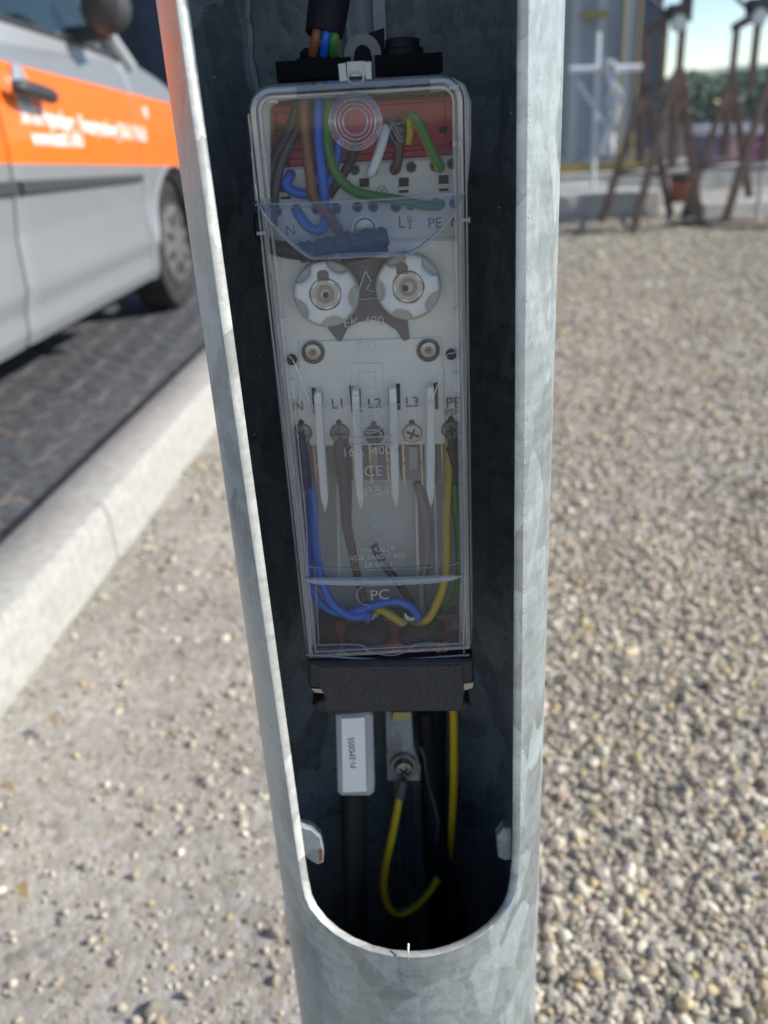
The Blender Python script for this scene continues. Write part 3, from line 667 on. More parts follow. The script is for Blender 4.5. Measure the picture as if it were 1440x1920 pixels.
# navy heat-shrunk bundle
q = MB(); q.tube([W(a, b_, y/1000) for a, b_, y in ((484, 400, 376), (488, 436, 374), (505, 460, 371.5), (545, 470, 369), (600, 476, 368))], [.0022, .0028, .0030, .0034, .0034], 14)
nb_ = q.build('navy_wrapped_cable', M_blk, None, auto=0); tag(nb_, 'black cable with its end wrapped in wrinkled navy sleeve above the fuse caps', 'cable')
q = MB(); rs = []; pp = []
random.seed(9)
for k in range(26):
    t = k/25; pp.append(W(562+166*t, 473-31*t+2*math.sin(t*9), .3672)); rs.append((.0042+.0004*math.sin(k*1.1)+random.uniform(-.0006, .0006)) if k < 25 else .003)
q.tube(pp, rs, 16, 1)
q.tube([W(640, 478, .367), W(680, 470, .3665), W(724, 455, .3665)], [.003, .0036, .0036], 12)
q.build('wrinkled_sleeve', M_navy, nb_, auto=0)
# lower wires
wire('blue_wire', 'outer blue wire at the lower left edge of the clear cover', 'wire', [(570, 835, 380), (577, 880, 382), (582, 940, 383), (579, 1000, 382), (580, 1050, 381), (582, 1090, 380), (596, 1124, 379), (620, 1144, 378), (652, 1148, 377), (700, 1135, 376), (740, 1127, 376), (770, 1138, 376), (785, 1158, 376), (787, 1178, 374)], 1.95, M_blue)
wire('blue_wire', 'inner blue wire curving into the left black cable seal', 'wire', [(562, 835, 378), (575, 880, 378), (588, 940, 378), (590, 1000, 377), (598, 1060, 376), (607, 1100, 375), (622, 1130, 374), (645, 1150, 374), (668, 1157, 375), (684, 1152, 375), (694, 1162, 373)], 2.0, M_blue)
wire('blue_sleeve', 'dark navy sleeve where the blue wires enter the N terminal', 'wire sleeve', [(567, 815, 376), (567, 840, 376), (570, 880, 376.5), (576, 915, 377.5)], [3.2, 4.0, 3.8, 2.6], mat('navy_sleeve', (.015, .03, .09), .45))
wire('brown_wire', 'dark brown wire dropping from the L1 terminal to the left seal', 'wire', [(640, 818, 376), (640, 850, 377), (648, 920, 379), (650, 980, 380), (660, 1030, 380), (670, 1080, 381), (684, 1130, 379), (690, 1170, 375)], [3.6, 3.7, 3.1, 2.6, 2.3, 2.1, 1.9, 1.9], M_dbrown)
wire('black_wire', 'black wire slanting to the right seal behind the lower crossbar', 'wire', [(700, 1020, 392), (718, 1055, 388), (745, 1090, 386), (765, 1120, 385), (787, 1170, 377)], 1.9, M_blk)
wire('grey_brown_wire', 'pale grey brown wire below the L3 terminal', 'wire', [(782, 905, 388), (795, 950, 388), (802, 1000, 388), (800, 1050, 389), (790, 1100, 385), (792, 1165, 378)], 2.1, M_gry)
wire('earth_wire', 'green and yellow wire from the PE terminal to the right cover edge', 'wire', [(850, 820, 377), (848, 870, 378), (852, 930, 379), (860, 1000, 379), (862, 1060, 379), (858, 1095, 380), (848, 1120, 383), (832, 1140, 388)], 2.1, M_gy2)
wire('earth_wire', 'bright yellow striped wire looping across the two black cable seals', 'wire', [(842, 820, 376), (842, 880, 376), (838, 960, 375), (838, 1040, 374), (833, 1090, 373.5), (822, 1125, 373), (804, 1158, 373), (782, 1174, 374), (755, 1168, 375), (730, 1152, 376), (712, 1143, 378), (702, 1152, 380)], 2.0, M_gy3)
wire('black_sleeve', 'black sleeve where the earth wires enter the PE terminal', 'wire sleeve', [(846, 812, 377), (848, 840, 377), (850, 880, 378), (851, 905, 379)], [3.4, 4.0, 3.8, 3.0], M_blk)
# fluff caught on the cover
q = MB(); random.seed(3); c = W(736, 232, .3582)
for k in range(16):
    a = random.uniform(0, 6.28); r_ = random.uniform(.002, .009); q.tube([c, c+Vector((math.cos(a)*r_*.6, -.0006, math.sin(a)*r_*.4)), c+Vector((math.cos(a+.4)*r_, -.0003, math.sin(a+.4)*r_))], .00006, 4, 5)
q.tube([W(a, b_, .358) for a, b_ in ((738, 232), (746, 250), (757, 262), (750, 265), (740, 250), (734, 236))], .00012, 4, 5)
tag(q.build('fluff_tuft', clear('fluff', (.8, .8, .8), 1, .3, .25), None), 'tiny tuft of pale fibres caught on the clear cover beside the lock knob', 'fluff')
# ------------------------------------------------------------------ cables above and below the box
def cable(name, label, pts, r, m, cat='cable'):
    return wire(name, label, cat, pts, r, m, n=20)
sc_ = cable('supply_cable', 'thick black sheathed cable cut open above the top left gland', [(632, -260, 400), (628, -120, 396), (620, -20, 392), (613, 30, 389), (607, 66, 387)], [9, 8.6, 8.2, 8.0, 7.4], M_rubber)
q = MB(); cc = W(606, 62, .3868); q.tube([cc+Vector((.0069*math.cos(a*.3927), .0006+.004*math.sin(a*.39), -.0012+.0022*math.sin(a*.3927)-.0014*math.cos(a*.3927)+random.uniform(-.0003, .0003))) for a in range(16)], .0006, 6, 1, closed=True)
q.build('torn_sheath_lip', mat('torn_sheath', (.16, .14, .10), .8), sc_)
for nm, m_, pa, pb in (('brown_core', M_brown, (598, 40), (586, 104)), ('blue_core', M_blue, (615, 40), (607, 104)), ('green_yellow_core', M_gy2, (628, 46), (625, 104))):
    q = MB(); q.tube([W(*pa, .386), W((pa[0]+pb[0])/2, (pa[1]+pb[1])/2, .3835), W(*pb, .388)], .0019, 12); q.build(nm, m_, sc_, auto=0)
lc = cable('black_cable', 'thick black cable dropping below the box through the white marker sleeve', [(664, 1325, 378), (665, 1400, 376), (663, 1500, 375), (665, 1600, 378), (668, 1750, 386), (670, 1950, 395)], 6.8, M_rubber)
cable('black_cable', 'black cable behind the yellow wire right of the earth bolt', [(812, 1320, 426), (812, 1420, 426), (814, 1520, 428), (818, 1620, 430), (826, 1800, 436)], 7.5, M_rubber)
cable('black_cable', 'slimmer black cable between the earth bolt and the right hand cable', [(796, 1330, 412), (804, 1420, 412), (810, 1500, 412), (826, 1600, 410), (846, 1660, 408), (870, 1800, 412)], 4.5, M_rubber)
wire('yellow_wire', 'yellow side of a wire running straight down below the box on the right', 'wire', [(850, 1320, 402), (851, 1400, 404), (850, 1480, 408), (846, 1560, 414), (840, 1620, 420)], 2.3, stripe_mat('yellow_pvc', YEL, GREEN, .85, .1, 1))
# marker sleeve
mk = empty('cable_marker', W(665, 1490, .372), 'clear marker sleeve with a white card on the black cable below the box', 'cable marker')
q = MB(); q.ppx([(629, 1342), (690, 1337), (700, 1342), (701, 1400), (703, 1470), (702, 1486), (694, 1493), (640, 1493), (633, 1486)], .3668, .0030, .0008); q.build('sleeve', M_frost, mk)
MB().ppx([(640, 1348), (684, 1345), (687, 1484), (643, 1486)], .3662, .0004).build('label_card', M_paper, mk)
text('P1-EM205S', 661, 1412, 11.5, .3660, M_print, mk, 'printed_text', 0, .00004, rot=90+0, bold=.0)
# earth strap, bolt and loop
q = MB(); q.ppx([(722, 1334), (772, 1334), (776, 1400), (790, 1440), (788, 1465), (726, 1465), (724, 1420)], .4040, .003, .0006)
es = q.build('earth_bracket', M_zinc_in, pole)
q = MB(); q.ppx([(735, 1352), (768, 1350), (768, 1336), (738, 1336)], .402, .001); q.build('bracket_label', mat('yellowed_foil', (.5, .42, .15), .4), es)
c = W(757, 1438, .400); q = MB(); q.lathe((c.x, c.y+.001, c.z), [(.0075, .0025), (.0075, 0), (0, 0)], 28); q.build('washer', M_steel, es)
M_bolt = mat('dull_bolt', (.30, .30, .29), .4, .8, noise=(300, .4))
q = MB(); q.lathe(c, [(.0056, .0015), (.0058, -.0005), (.0050, -.0028), (.0030, -.0036), (0, -.0036)], 28); q.build('bolt_head', M_bolt, es)
q = MB()
for s_ in (-1, 1): q.box((c.x, c.y-.0036, c.z-.0005), (.007, .0006, .0011), Matrix.Rotation(.78*s_, 3, 'Y'))
q.build('cross_recess', M_darkhole, es)
ew = wire('earth_wire', 'green and yellow wire hanging in a loop from the bolt below the box', 'wire', [(750, 1492, 398), (745, 1520, 396), (735, 1570, 394), (724, 1620, 394), (720, 1665, 396), (730, 1700, 398), (752, 1712, 400), (780, 1698, 402), (805, 1672, 404), (822, 1645, 406)], 2.5, M_gy3)
q = MB(); q.tube([W(757, 1462, .3975), W(753, 1476, .398), W(750, 1496, .398)], [.0022, .0032, .0030], 12); q.build('crimp_sleeve', mat('dull_crimp', (.10, .085, .08), .5), ew)
# loose coil of blue dark wire at right of the bolt
wire('black_wire', 'thin glossy black wire right of the earth bolt inside the pole', 'wire', [(788, 1398, 399), (796, 1420, 397), (800, 1450, 396), (806, 1480, 396), (815, 1510, 394), (822, 1545, 392), (818, 1575, 394)], 1.2, M_blk)
# ------------------------------------------------------------------ ground
KD = .0916
def kx(y, off=0): return -.679+KD*(y-1.2)+off            # foot of the kerb's right face
M_ground = bpy.data.materials.new('sandy_gravel_ground'); M_ground.use_nodes = True
N = M_ground.node_tree.nodes; L = M_ground.node_tree.links; b = N['Principled BSDF']; b.inputs['Roughness'].default_value = .95; b.inputs['Specular IOR Level'].default_value = .15
tc = N.new('ShaderNodeTexCoord')
v1 = N.new('ShaderNodeTexVoronoi'); v1.inputs['Scale'].default_value = 70; L.new(tc.outputs['Object'], v1.inputs['Vector'])
n1 = N.new('ShaderNodeTexNoise'); n1.inputs['Scale'].default_value = 3; n1.inputs['Detail'].default_value = 9; n1.inputs['Roughness'].default_value = .65; L.new(tc.outputs['Object'], n1.inputs['Vector'])
n2 = N.new('ShaderNodeTexNoise'); n2.inputs['Scale'].default_value = 260; n2.inputs['Detail'].default_value = 4; L.new(tc.outputs['Object'], n2.inputs['Vector'])
cr = N.new('ShaderNodeValToRGB'); e = cr.color_ramp; e.elements[0].position = .36; e.elements[0].color = (.31, .275, .22, 1); e.elements[1].position = .64; e.elements[1].color = (.59, .54, .445, 1); L.new(n1.outputs[0], cr.inputs[0])
c2 = N.new('ShaderNodeValToRGB'); e = c2.color_ramp; e.interpolation = 'CONSTANT'; e.elements[0].color = (.30, .28, .26, 1); e.elements[1].position = .25; e.elements[1].color = (.42, .39, .35, 1)
for p_, c_ in ((.5, (.50, .47, .43, 1)), (.72, (.40, .33, .25, 1)), (.84, (.17, .165, .17, 1)), (.92, (.58, .55, .52, 1))):
    el = e.elements.new(p_); el.color = c_
bw = N.new('ShaderNodeSeparateColor'); L.new(v1.outputs['Color'], bw.inputs[0]); L.new(bw.outputs[0], c2.inputs[0])
mx = N.new('ShaderNodeMix'); mx.data_type = 'RGBA'; mx.inputs[0].default_value = .45; L.new(cr.outputs[0], mx.inputs[6]); L.new(c2.outputs[0], mx.inputs[7])
m3 = N.new('ShaderNodeMix'); m3.data_type = 'RGBA'; m3.blend_type = 'MULTIPLY'; m3.inputs[0].default_value = .5; L.new(mx.outputs[2], m3.inputs[6]); L.new(n2.outputs[0], m3.inputs[7])
hs = N.new('ShaderNodeHueSaturation'); hs.inputs['Saturation'].default_value = .95; hs.inputs['Value'].default_value = 1.22; L.new(m3.outputs[2], hs.inputs['Color']); L.new(hs.outputs[0], b.inputs['Base Color'])
bp = N.new('ShaderNodeBump'); bp.inputs['Distance'].default_value = .003; bp.inputs['Strength'].default_value = .6; bp.invert = True; L.new(v1.outputs['Distance'], bp.inputs['Height'])
b2 = N.new('ShaderNodeBump'); b2.inputs['Distance'].default_value = .003; b2.inputs['Strength'].default_value = .8; L.new(n2.outputs[0], b2.inputs['Height']); L.new(bp.outputs[0], b2.inputs['Normal']); L.new(b2.outputs[0], b.inputs['Normal'])
def gz(x, y):
    return .012*noise.noise(Vector((x*2.1, y*2.1, 0)))+.004*noise.noise(Vector((x*7, y*7, 3)))
mb = MB(); nx_, ny_ = 130, 190; vs = []
for j in range(ny_+1):
    for i in range(nx_+1):
        y = -.6+10*j/ny_; x = -2.2+7.5*i/nx_; f_ = min(1, min(i, nx_-i, j, ny_-j)/6); vs.append((x, y, gz(x, y)*f_))
mb.add(vs, [(j*(nx_+1)+i, j*(nx_+1)+i+1, (j+1)*(nx_+1)+i+1, (j+1)*(nx_+1)+i) for j in range(ny_) for i in range(nx_)])
A = (-2.2, -.6, 5.3, 9.4); B_ = 400
mb.add([(-B_, -B_, 0), (B_, -B_, 0), (B_, A[1], 0), (-B_, A[1], 0)], [(0, 1, 2, 3)]); mb.add([(-B_, A[3], 0), (B_, A[3], 0), (B_, B_, 0), (-B_, B_, 0)], [(0, 1, 2, 3)])
mb.add([(-B_, A[1], 0), (A[0], A[1], 0), (A[0], A[3], 0), (-B_, A[3], 0)], [(0, 1, 2, 3)]); mb.add([(A[2], A[1], 0), (B_, A[1], 0), (B_, A[3], 0), (A[2], A[3], 0)], [(0, 1, 2, 3)])
tag(mb.build('ground', M_ground, None, auto=0), None, None, None, 'structure')
# loose stones, one mesh with a colour per stone
def ico(sub):
    bm = bmesh.new(); bmesh.ops.create_icosphere(bm, subdivisions=sub, radius=1); v = np.array([q.co[:] for q in bm.verts]); f = np.array([[q.index for q in g.verts] for g in bm.faces]); bm.free(); return v, f
def stones(name, sub, n, region, size, label, seed, dens=None, squash=.62):
    rng = np.random.default_rng(seed); v0, f0 = ico(sub); pts = region(rng, n)
    if dens is not None: pts = pts[rng.random(len(pts)) < dens(pts)]
    n = len(pts); nv = len(v0); V = np.empty((n*nv, 3)); C_ = np.empty((n*nv, 4)); C_[:, 3] = 1
    var = []
    for k in range(24):
        a = rng.normal(size=(7, 3)); a /= np.linalg.norm(a, axis=1)[:, None]; d = np.ones(nv)
        for q in a: d = np.minimum(d, .62+.45*rng.random() / np.maximum(.35, v0 @ q)*np.where(v0 @ q > .2, 1, 9))
        var.append(v0*d[:, None])
    var = np.array(var); idx = rng.integers(0, 24, n)
    s = size(rng, n, pts); sc = s[:, None]*rng.uniform([.75, .6, .4], [1.25, 1.0, .8], (n, 3))
    qd = rng.normal(size=(n, 4)); qd[:, 1:3] *= .45; qd /= np.linalg.norm(qd, axis=1)[:, None]; w_, x, y, z = qd.T
    Rm = np.stack([1-2*(y*y+z*z), 2*(x*y-z*w_), 2*(x*z+y*w_), 2*(x*y+z*w_), 1-2*(x*x+z*z), 2*(y*z-x*w_), 2*(x*z-y*w_), 2*(y*z+x*w_), 1-2*(x*x+y*y)], 1).reshape(n, 3, 3)
    P_ = np.einsum('nij,nvj->nvi', Rm, var[idx]*sc[:, None, :])
    zz = np.array([gz(a, b_) for a, b_ in pts]); P_[:, :, 0] += pts[:, 0, None]; P_[:, :, 1] += pts[:, 1, None]; P_[:, :, 2] += (zz+s*.22)[:, None]
    pal = np.array([(.42, .385, .345), (.52, .48, .43), (.34, .31, .285), (.58, .545, .50), (.46, .385, .27), (.24, .23, .225), (.40, .33, .29), (.66, .63, .59), (.52, .43, .26), (.30, .29, .29)])
    ci = rng.choice(len(pal), n, p=[.22, .19, .17, .12, .055, .07, .06, .06, .025, .03]); col = pal[ci]*np.array([1.08, 1.04, .90])*rng.uniform(.82, 1.15, (n, 1))
    C_[:, :3] = np.repeat(col, nv, 0)
    Fs = (f0[None]+(np.arange(n)*nv)[:, None, None]).reshape(-1, 3)
    me = bpy.data.meshes.new(name); me.vertices.add(n*nv); me.vertices.foreach_set('co', P_.reshape(-1)); me.loops.add(len(Fs)*3); me.loops.foreach_set('vertex_index', Fs.reshape(-1).astype(np.int32))
    me.polygons.add(len(Fs)); me.polygons.foreach_set('loop_start', np.arange(0, len(Fs)*3, 3, dtype=np.int32)); me.polygons.foreach_set('use_smooth', np.full(len(Fs), False)); me.update(calc_edges=True)
    at = me.color_attributes.new('stone', 'FLOAT_COLOR', 'POINT'); at.data.foreach_set('color', C_.reshape(-1))
    me.materials.append(M_stone); o = bpy.data.objects.new(name, me); S.collection.objects.link(o); tag(o, label, 'gravel', None, 'stuff'); return o
M_stone = mat('gravel_stone', (.4, .4, .4), .85, spec=.25); N = M_stone.node_tree.nodes; L = M_stone.node_tree.links
va = N.new('ShaderNodeVertexColor'); va.layer_name = 'stone'; tc = N.new('ShaderNodeTexCoord'); nz = N.new('ShaderNodeTexNoise'); nz.inputs['Scale'].default_value = 180; nz.inputs['Detail'].default_value = 5; L.new(tc.outputs['Object'], nz.inputs['Vector'])
mr = N.new('ShaderNodeMapRange'); mr.inputs[1].default_value = .3; mr.inputs[2].default_value = .7; mr.inputs[3].default_value = .8; mr.inputs[4].default_value = 1.15; L.new(nz.outputs[0], mr.inputs[0])
vm = N.new('ShaderNodeVectorMath'); vm.operation = 'SCALE'; L.new(va.outputs[0], vm.inputs[0]); L.new(mr.outputs[0], vm.inputs['Scale']); L.new(vm.outputs[0], N['Principled BSDF'].inputs['Base Color'])
def reg(y0, y1, pw=1.0):
    def f(rng, n):
        y = y0+(y1-y0)*rng.random(n*3)**pw; x = rng.uniform(-.35-.56*y1, .35+.56*y1, n*3)
        ok = (np.abs(x) < .30+.52*y) & (x > -.679+KD*(y-1.2)+.006) & ((x-AX)**2+(y-AY)**2 > .088**2)
        return np.stack([x, y], 1)[ok][:n]
    return f
def side(p):  # fewer loose stones on the compacted sand left of the pole
    x = p[:, 0]-.05*p[:, 1]; nn = np.array([noise.noise(Vector((a*3.2, b_*3.2, 5))) for a, b_ in p]); return np.where(x > .02, 1, np.clip(.60+.8*(x+.02)+.6*nn, .22, 1))
def near_size(rng, n, p):
    s = .0035*np.exp(rng.normal(0, .42, n)); big = rng.random(n) < .05; s[big] *= 2.0; s *= np.where(p[:, 0] > 0, 1.45, np.where(rng.random(n) < .25, 1.15, .62)); return np.clip(s, .0012, .0135)
def far_size(rng, n, p): return np.clip(.0052*np.exp(rng.normal(0, .4, n))*(1+.10*p[:, 1]), .003, .022)
stones('gravel', 2, 42000, reg(.30, 1.75), near_size, 'loose pale gravel around the foot of the pole', 1, side)
stones('gravel', 1, 95000, reg(1.68, 8.0, 1.25), far_size, 'loose gravel stretching back towards the trestles', 2, side)
# a few dry leaves
rng = random.Random(5)
for k, (px_, py_) in enumerate(((1330, 655), (1115, 625), (100, 1357), (15, 1484), (45, 1675))):
    g = G(px_, py_, .018); q = MB(); a = rng.uniform(0, 3); l = .014
    P_ = [g+Vector((math.cos(a)*l*t+math.sin(a)*wd*l, math.sin(a)*l*t-math.cos(a)*wd*l, .010*(1-t*t)+.006*abs(wd)*2)) for t, wd in ((-1, 0), (-.5, .4), (0, .5), (.5, .35), (1, 0), (.5, -.35), (0, -.5), (-.5, -.4))]
    n_ = len(P_); q.add(P_+[p+Vector((0, 0, .0006)) for p in P_], [tuple(range(n_)), tuple(range(2*n_-1, n_-1, -1))]+[(i, (i+1) % n_, n_+(i+1) % n_, n_+i) for i in range(n_)])
    tag(q.build('dry_leaf', mat('dry_leaf', (.36, .26, .12), .7), None), ['orange brown dry leaf on the gravel right of the pole, farther right', 'tan dry leaf on the gravel close to the right side of the pole', 'yellow dry leaf on the sand near the kerb, nearest the kerb', 'brown leaf at the left picture edge on the sand', 'small dry leaf at the left edge, lowest of the leaves'][k], 'leaf', 'dry leaves on the ground')
# ------------------------------------------------------------------ kerb and paving
M_kerb = mat('concrete_kerb', (.41, .40, .365), .9, spec=.2, noise=(45, .16), bump=.5, bd=.0009, bs=10)
ZK, ZP, WK = .150, .075, .155
y0 = -1.22; k = 0
while y0 < 16:
    y1 = y0+.996; q = MB(); rows = []
    prof = [(0, -.1), (0, .105), (-.006, ZK-.005), (-.013, ZK), (-WK+.006, ZK), (-WK, ZK-.006), (-WK, -.1)]
    # bevelled ends too
    ys = [(y0+.001, .004), (y0+.006, 0), (y1-.006, 0), (y1-.001, .004)]
    m_ = len(prof); vs = []
    for y, sh in ys:
        for a, z in prof: vs.append((kx(y, a*(1-sh*6)), y, z-(sh if z > .1 else 0)))
    fs = [(j*m_+i, j*m_+i+1, (j+1)*m_+i+1, (j+1)*m_+i) for j in range(3) for i in range(m_-1)]+[tuple(range(m_)), tuple(range(4*m_-1, 3*m_-1, -1))]
    q.add(vs, fs); o = q.build('kerb_stone', M_kerb, None, auto=50)
    o['kind'] = 'structure'; y0 += 1.0; k += 1
# pavers: interlocking blocks with zigzag long sides
M_pave = mat('dark_paver', (.10, .104, .112), .72, noise=(30, .4), bump=.5, bd=.001, bs=10)
q = MB(); PL, PW = .278, .145; zz_ = [(0, 0), (.035, .026), (.104, -.026), (.174, .026), (.243, -.026), (.278, 0)]
rng = random.Random(2)
ca, sa = math.cos(R(-6)), math.sin(R(-6))
for j in range(-2, 46):
    for i in range(-8, 16):
        ox = -1.1-.0-.22*0+(-i*PL)+(j % 2)*PL/2; oy = .4+j*PW
        if ox > .1: continue
        low = [(a+ox, b_+oy) for a, b_ in zz_]; hi = [(a+ox, b_+oy+PW) for a, b_ in reversed(zz_)]
        poly = low+hi; poly = [p for t_, p in enumerate(poly)]
        # shape in a frame aligned with the kerb
        cxm = sum(p[0] for p in poly)/len(poly); cym = sum(p[1] for p in poly)/len(poly)
        yc = cym
        if cxm+.12 > kx(yc, -WK)+.03 and cxm-.0 > kx(yc, -WK)-.02: pass
        xx = kx(yc, -WK)
        P2 = []
        for a, b_ in poly:
            a2 = min(a, kx(b_, -WK)-.006); P2.append((a2, b_))
        if max(p[0] for p in P2)-min(p[0] for p in P2) < .04 or cxm < -4.2: continue
        P2 = offset(P2, -.0032); top = offset(P2, -.0035); dz = rng.uniform(-.0015, .0015); n_ = len(P2)
        vs = [(a, b_, ZP+dz) for a, b_ in top]+[(a, b_, ZP-.004+dz) for a, b_ in P2]+[(a, b_, ZP-.03) for a, b_ in P2]
        q.add(vs, [tuple(range(n_))]+[(k_+i_, k_+(i_+1) % n_, k_+n_+(i_+1) % n_, k_+n_+i_) for k_ in (0, n_) for i_ in range(n_)])
pv = q.build('paving', M_pave, None, auto=40); tag(pv, None, None, None, 'structure')
M_joint = mat('joint_sand', (.30, .20, .13), .95, noise=(6, .7), col2=(.06, .055, .055))
q = MB(); vs = []
for y in (-3, 30): vs += [(kx(y, -WK+.004), y, ZP-.003), (-9, y, ZP-.003)]
q.add(vs, [(0, 2, 3, 1)]); q.add([(a, b_, z-.09) for a, b_, z in vs], [(0, 1, 3, 2)]); tag(q.build('paving_bed', M_joint, None), None, None, None, 'structure')
q = MB(); vs = []
for y in (5.62, 30): vs += [(kx(y, -WK-.004), y, ZP+.0005), (-9, y, ZP+.0005)]
vs2 = [(-4.35, -3, ZP+.0005), (-9, -3, ZP+.0005), (-9, 5.62, ZP+.0005), (-4.35, 5.62, ZP+.0005)]
q.add(vs, [(0, 2, 3, 1)]); q.add(vs2, [(0, 1, 2, 3)])
tag(q.build('road', mat('grey_road', (.12, .12, .125), .9, noise=(40, .3)), None), None, None, None, 'structure')
# ------------------------------------------------------------------ van
M_paint = mat('silver_car_paint', (.50, .51, .53), .34, .45, coat=.6)
VO = Vector((-.910, 4.18, ZP)); van = empty('parked_van', VO, 'silver delivery van with a broad orange stripe parked beyond the kerb', 'van', None, -math.atan(KD))
M_body = mat('van_paint_with_orange_stripe', (.365, .38, .395), .36, .5, coat=.5)
N = M_body.node_tree.nodes; L = M_body.node_tree.links; b = N['Principled BSDF']
tc = N.new('ShaderNodeTexCoord'); sp = N.new('ShaderNodeSeparateXYZ'); L.new(tc.outputs['Object'], sp.inputs[0])
def nmath(op, a, b_):
    x = N.new('ShaderNodeMath'); x.operation = op
    for i_, q_ in enumerate((a, b_)):
        if isinstance(q_, (int, float)): x.inputs[i_].default_value = q_
        else: L.new(q_, x.inputs[i_])
    return x.outputs[0]
topz = nmath('MULTIPLY_ADD', sp.outputs[1], -.0590); N[-1] if False else None
tz = N.new('ShaderNodeMath'); tz.operation = 'MULTIPLY_ADD'; L.new(sp.outputs[1], tz.inputs[0]); tz.inputs[1].default_value = -.059; tz.inputs[2].default_value = .941
bz = N.new('ShaderNodeMath'); bz.operation = 'MULTIPLY_ADD'; L.new(sp.outputs[1], bz.inputs[0]); bz.inputs[1].default_value = -.0525; bz.inputs[2].default_value = .6735
a_ = nmath('LESS_THAN', sp.outputs[2], tz.outputs[0]); b_2 = nmath('GREATER_THAN', sp.outputs[2], bz.outputs[0]); c_ = nmath('LESS_THAN', sp.outputs[1], .52); msk = nmath('MULTIPLY', nmath('MULTIPLY', a_, b_2), c_)
mx = N.new('ShaderNodeMix'); mx.data_type = 'RGBA'; mx.inputs[6].default_value = (.365, .38, .395, 1); mx.inputs[7].default_value = (.92, .17, .008, 1); L.new(msk, mx.inputs[0]); L.new(mx.outputs[2], b.inputs['Base Color'])
im = nmath('MULTIPLY', nmath('SUBTRACT', 1.0, msk), .5); L.new(im, b.inputs['Metallic'])
M_tyre = mat('tyre_rubber', (.03, .028, .027), .8, noise=(20, .3))
M_trim = mat('grey_black_trim', (.045, .047, .05), .5)
M_glass = mat('dark_tinted_glass', (.010, .022, .022), .05, spec=.8)
M_dark = mat('dark_underside', (.008, .008, .009), .8)
M_hub = mat('silver_hubcap', (.27, .26, .245), .3, .6)
van.scale = (1.03, 1.03, 1.03)
LOCAL[0] = True
SC, SR = .175, .355
def sidex(z, s=0):        # side profile: how far out the panel sits at height z
    pts = [(.20, -.062), (.235, -.030), (.27, -.016), (.33, -.020), (.395, -.006), (.44, -.010), (.55, -.018), (.66, -.008), (.80, .0), (.93, -.008), (1.05, -.030), (1.15, -.060), (1.3, -.10), (1.6, -.21), (1.75, -.30)]
    for (a, c), (d, e) in zip(pts, pts[1:]):
        if z <= d: t = max(0, (z-a)/(d-a)); x = c+(e-c)*t; break
    else: x = pts[-1][1]
    if s > .45: x -= (s-.45)**2*.35
    return x
def rail(s): return 1.075-.055*(s+.4)-(.0 if s < -.15 else (s+.15)*.12) - (max(0, s-.1)**2*.25)
def panel(name, s0, s1, lf, rf, z0, zt, mt, ncol=14, nrow=26, low=None):
    q = MB(); vs = []
    for j in range(nrow+1):
        for i in range(ncol+1):
            u = i/ncol; sg = s0+(s1-s0)*u; zl = low(sg) if low else z0; zh = zt(sg); z = zl+(zh-zl)*j/nrow
            s = sg+(1-u)*lf(z)+u*rf(z); e_ = min(u, 1-u); x = sidex(z, s)-(.006 if (i in (0, ncol)) else 0)
            vs.append((x, s, z))
    q.add(vs, [(j*(ncol+1)+i, j*(ncol+1)+i+1, (j+1)*(ncol+1)+i+1, (j+1)*(ncol+1)+i) for j in range(nrow) for i in range(ncol)])
    return q.build(name, mt, van, auto=50)
def g1(z): return [.03, 0, -.005, -.03, -.06][min(4, max(0, int((1.05-z)/.2)))] if False else -.075*max(0, (.72-z)/.4)**1.2+.02*max(0, z-.8)
def g2(z): return -.02*max(0, (.6-z)/.3)+(-.55*max(0, z-.90)**1.3)
belt = lambda s: rail(s)+.02
panel('sliding_door', -2.15, -1.385, lambda z: 0, g1, .235, belt, M_body, 14, 70)
fd = panel('front_door', -1.375, -.222, g1, g2, .235, belt, M_body, 26, 70)
def arch(s):
    d = SR**2-(s-SC)**2; return .31+math.sqrt(d) if d > 0 else .235
fcol = [-.212]+[SC-SR+.001+.0]+[]
q = MB(); cols = [-.212, -.20, -.185, SC-SR-.0005]+[SC-SR*math.cos(math.pi*k_/24) for k_ in range(1, 24)]+[SC+SR+.0005, .62, .75, .86, .92]
vs = []; nr = 24
for s in cols:
    zl = arch(s) if abs(s-SC) < SR else (.225 if s < SC else .25); zh = belt(s)
    for j in range(nr+1):
        z = zl+(zh-zl)*j/nr; s2 = s+(g2(z) if s < -.19 else g2(z)*.5 if s < -.1 else 0); vs.append((sidex(z, s2)-(.006 if s == -.212 else 0)+(.006 if abs(s-SC) < SR*1.01 and j == 0 else 0), s2, z))
q.add(vs, [(i*(nr+1)+j, (i+1)*(nr+1)+j, (i+1)*(nr+1)+j+1, i*(nr+1)+j+1) for i in range(len(cols)-1) for j in range(nr)])
# arch lip
lip = []
for k_ in range(0, 25):
    a = math.pi*k_/24; s = SC-SR*math.cos(a); z = .31+SR*math.sin(a) if k_ not in (0, 24) else .30; x = sidex(z, s)
    lip += [(x+.006, s, z), (x-.05, s, z)]
q.add(lip, [(2*i, 2*i+2, 2*i+3, 2*i+1) for i in range(24)])
q.build('front_wing', M_body, van, auto=50)
panel('rear_side_panel', -3.25, -2.16, lambda z: 0, lambda z: 0, .235, belt, M_body)
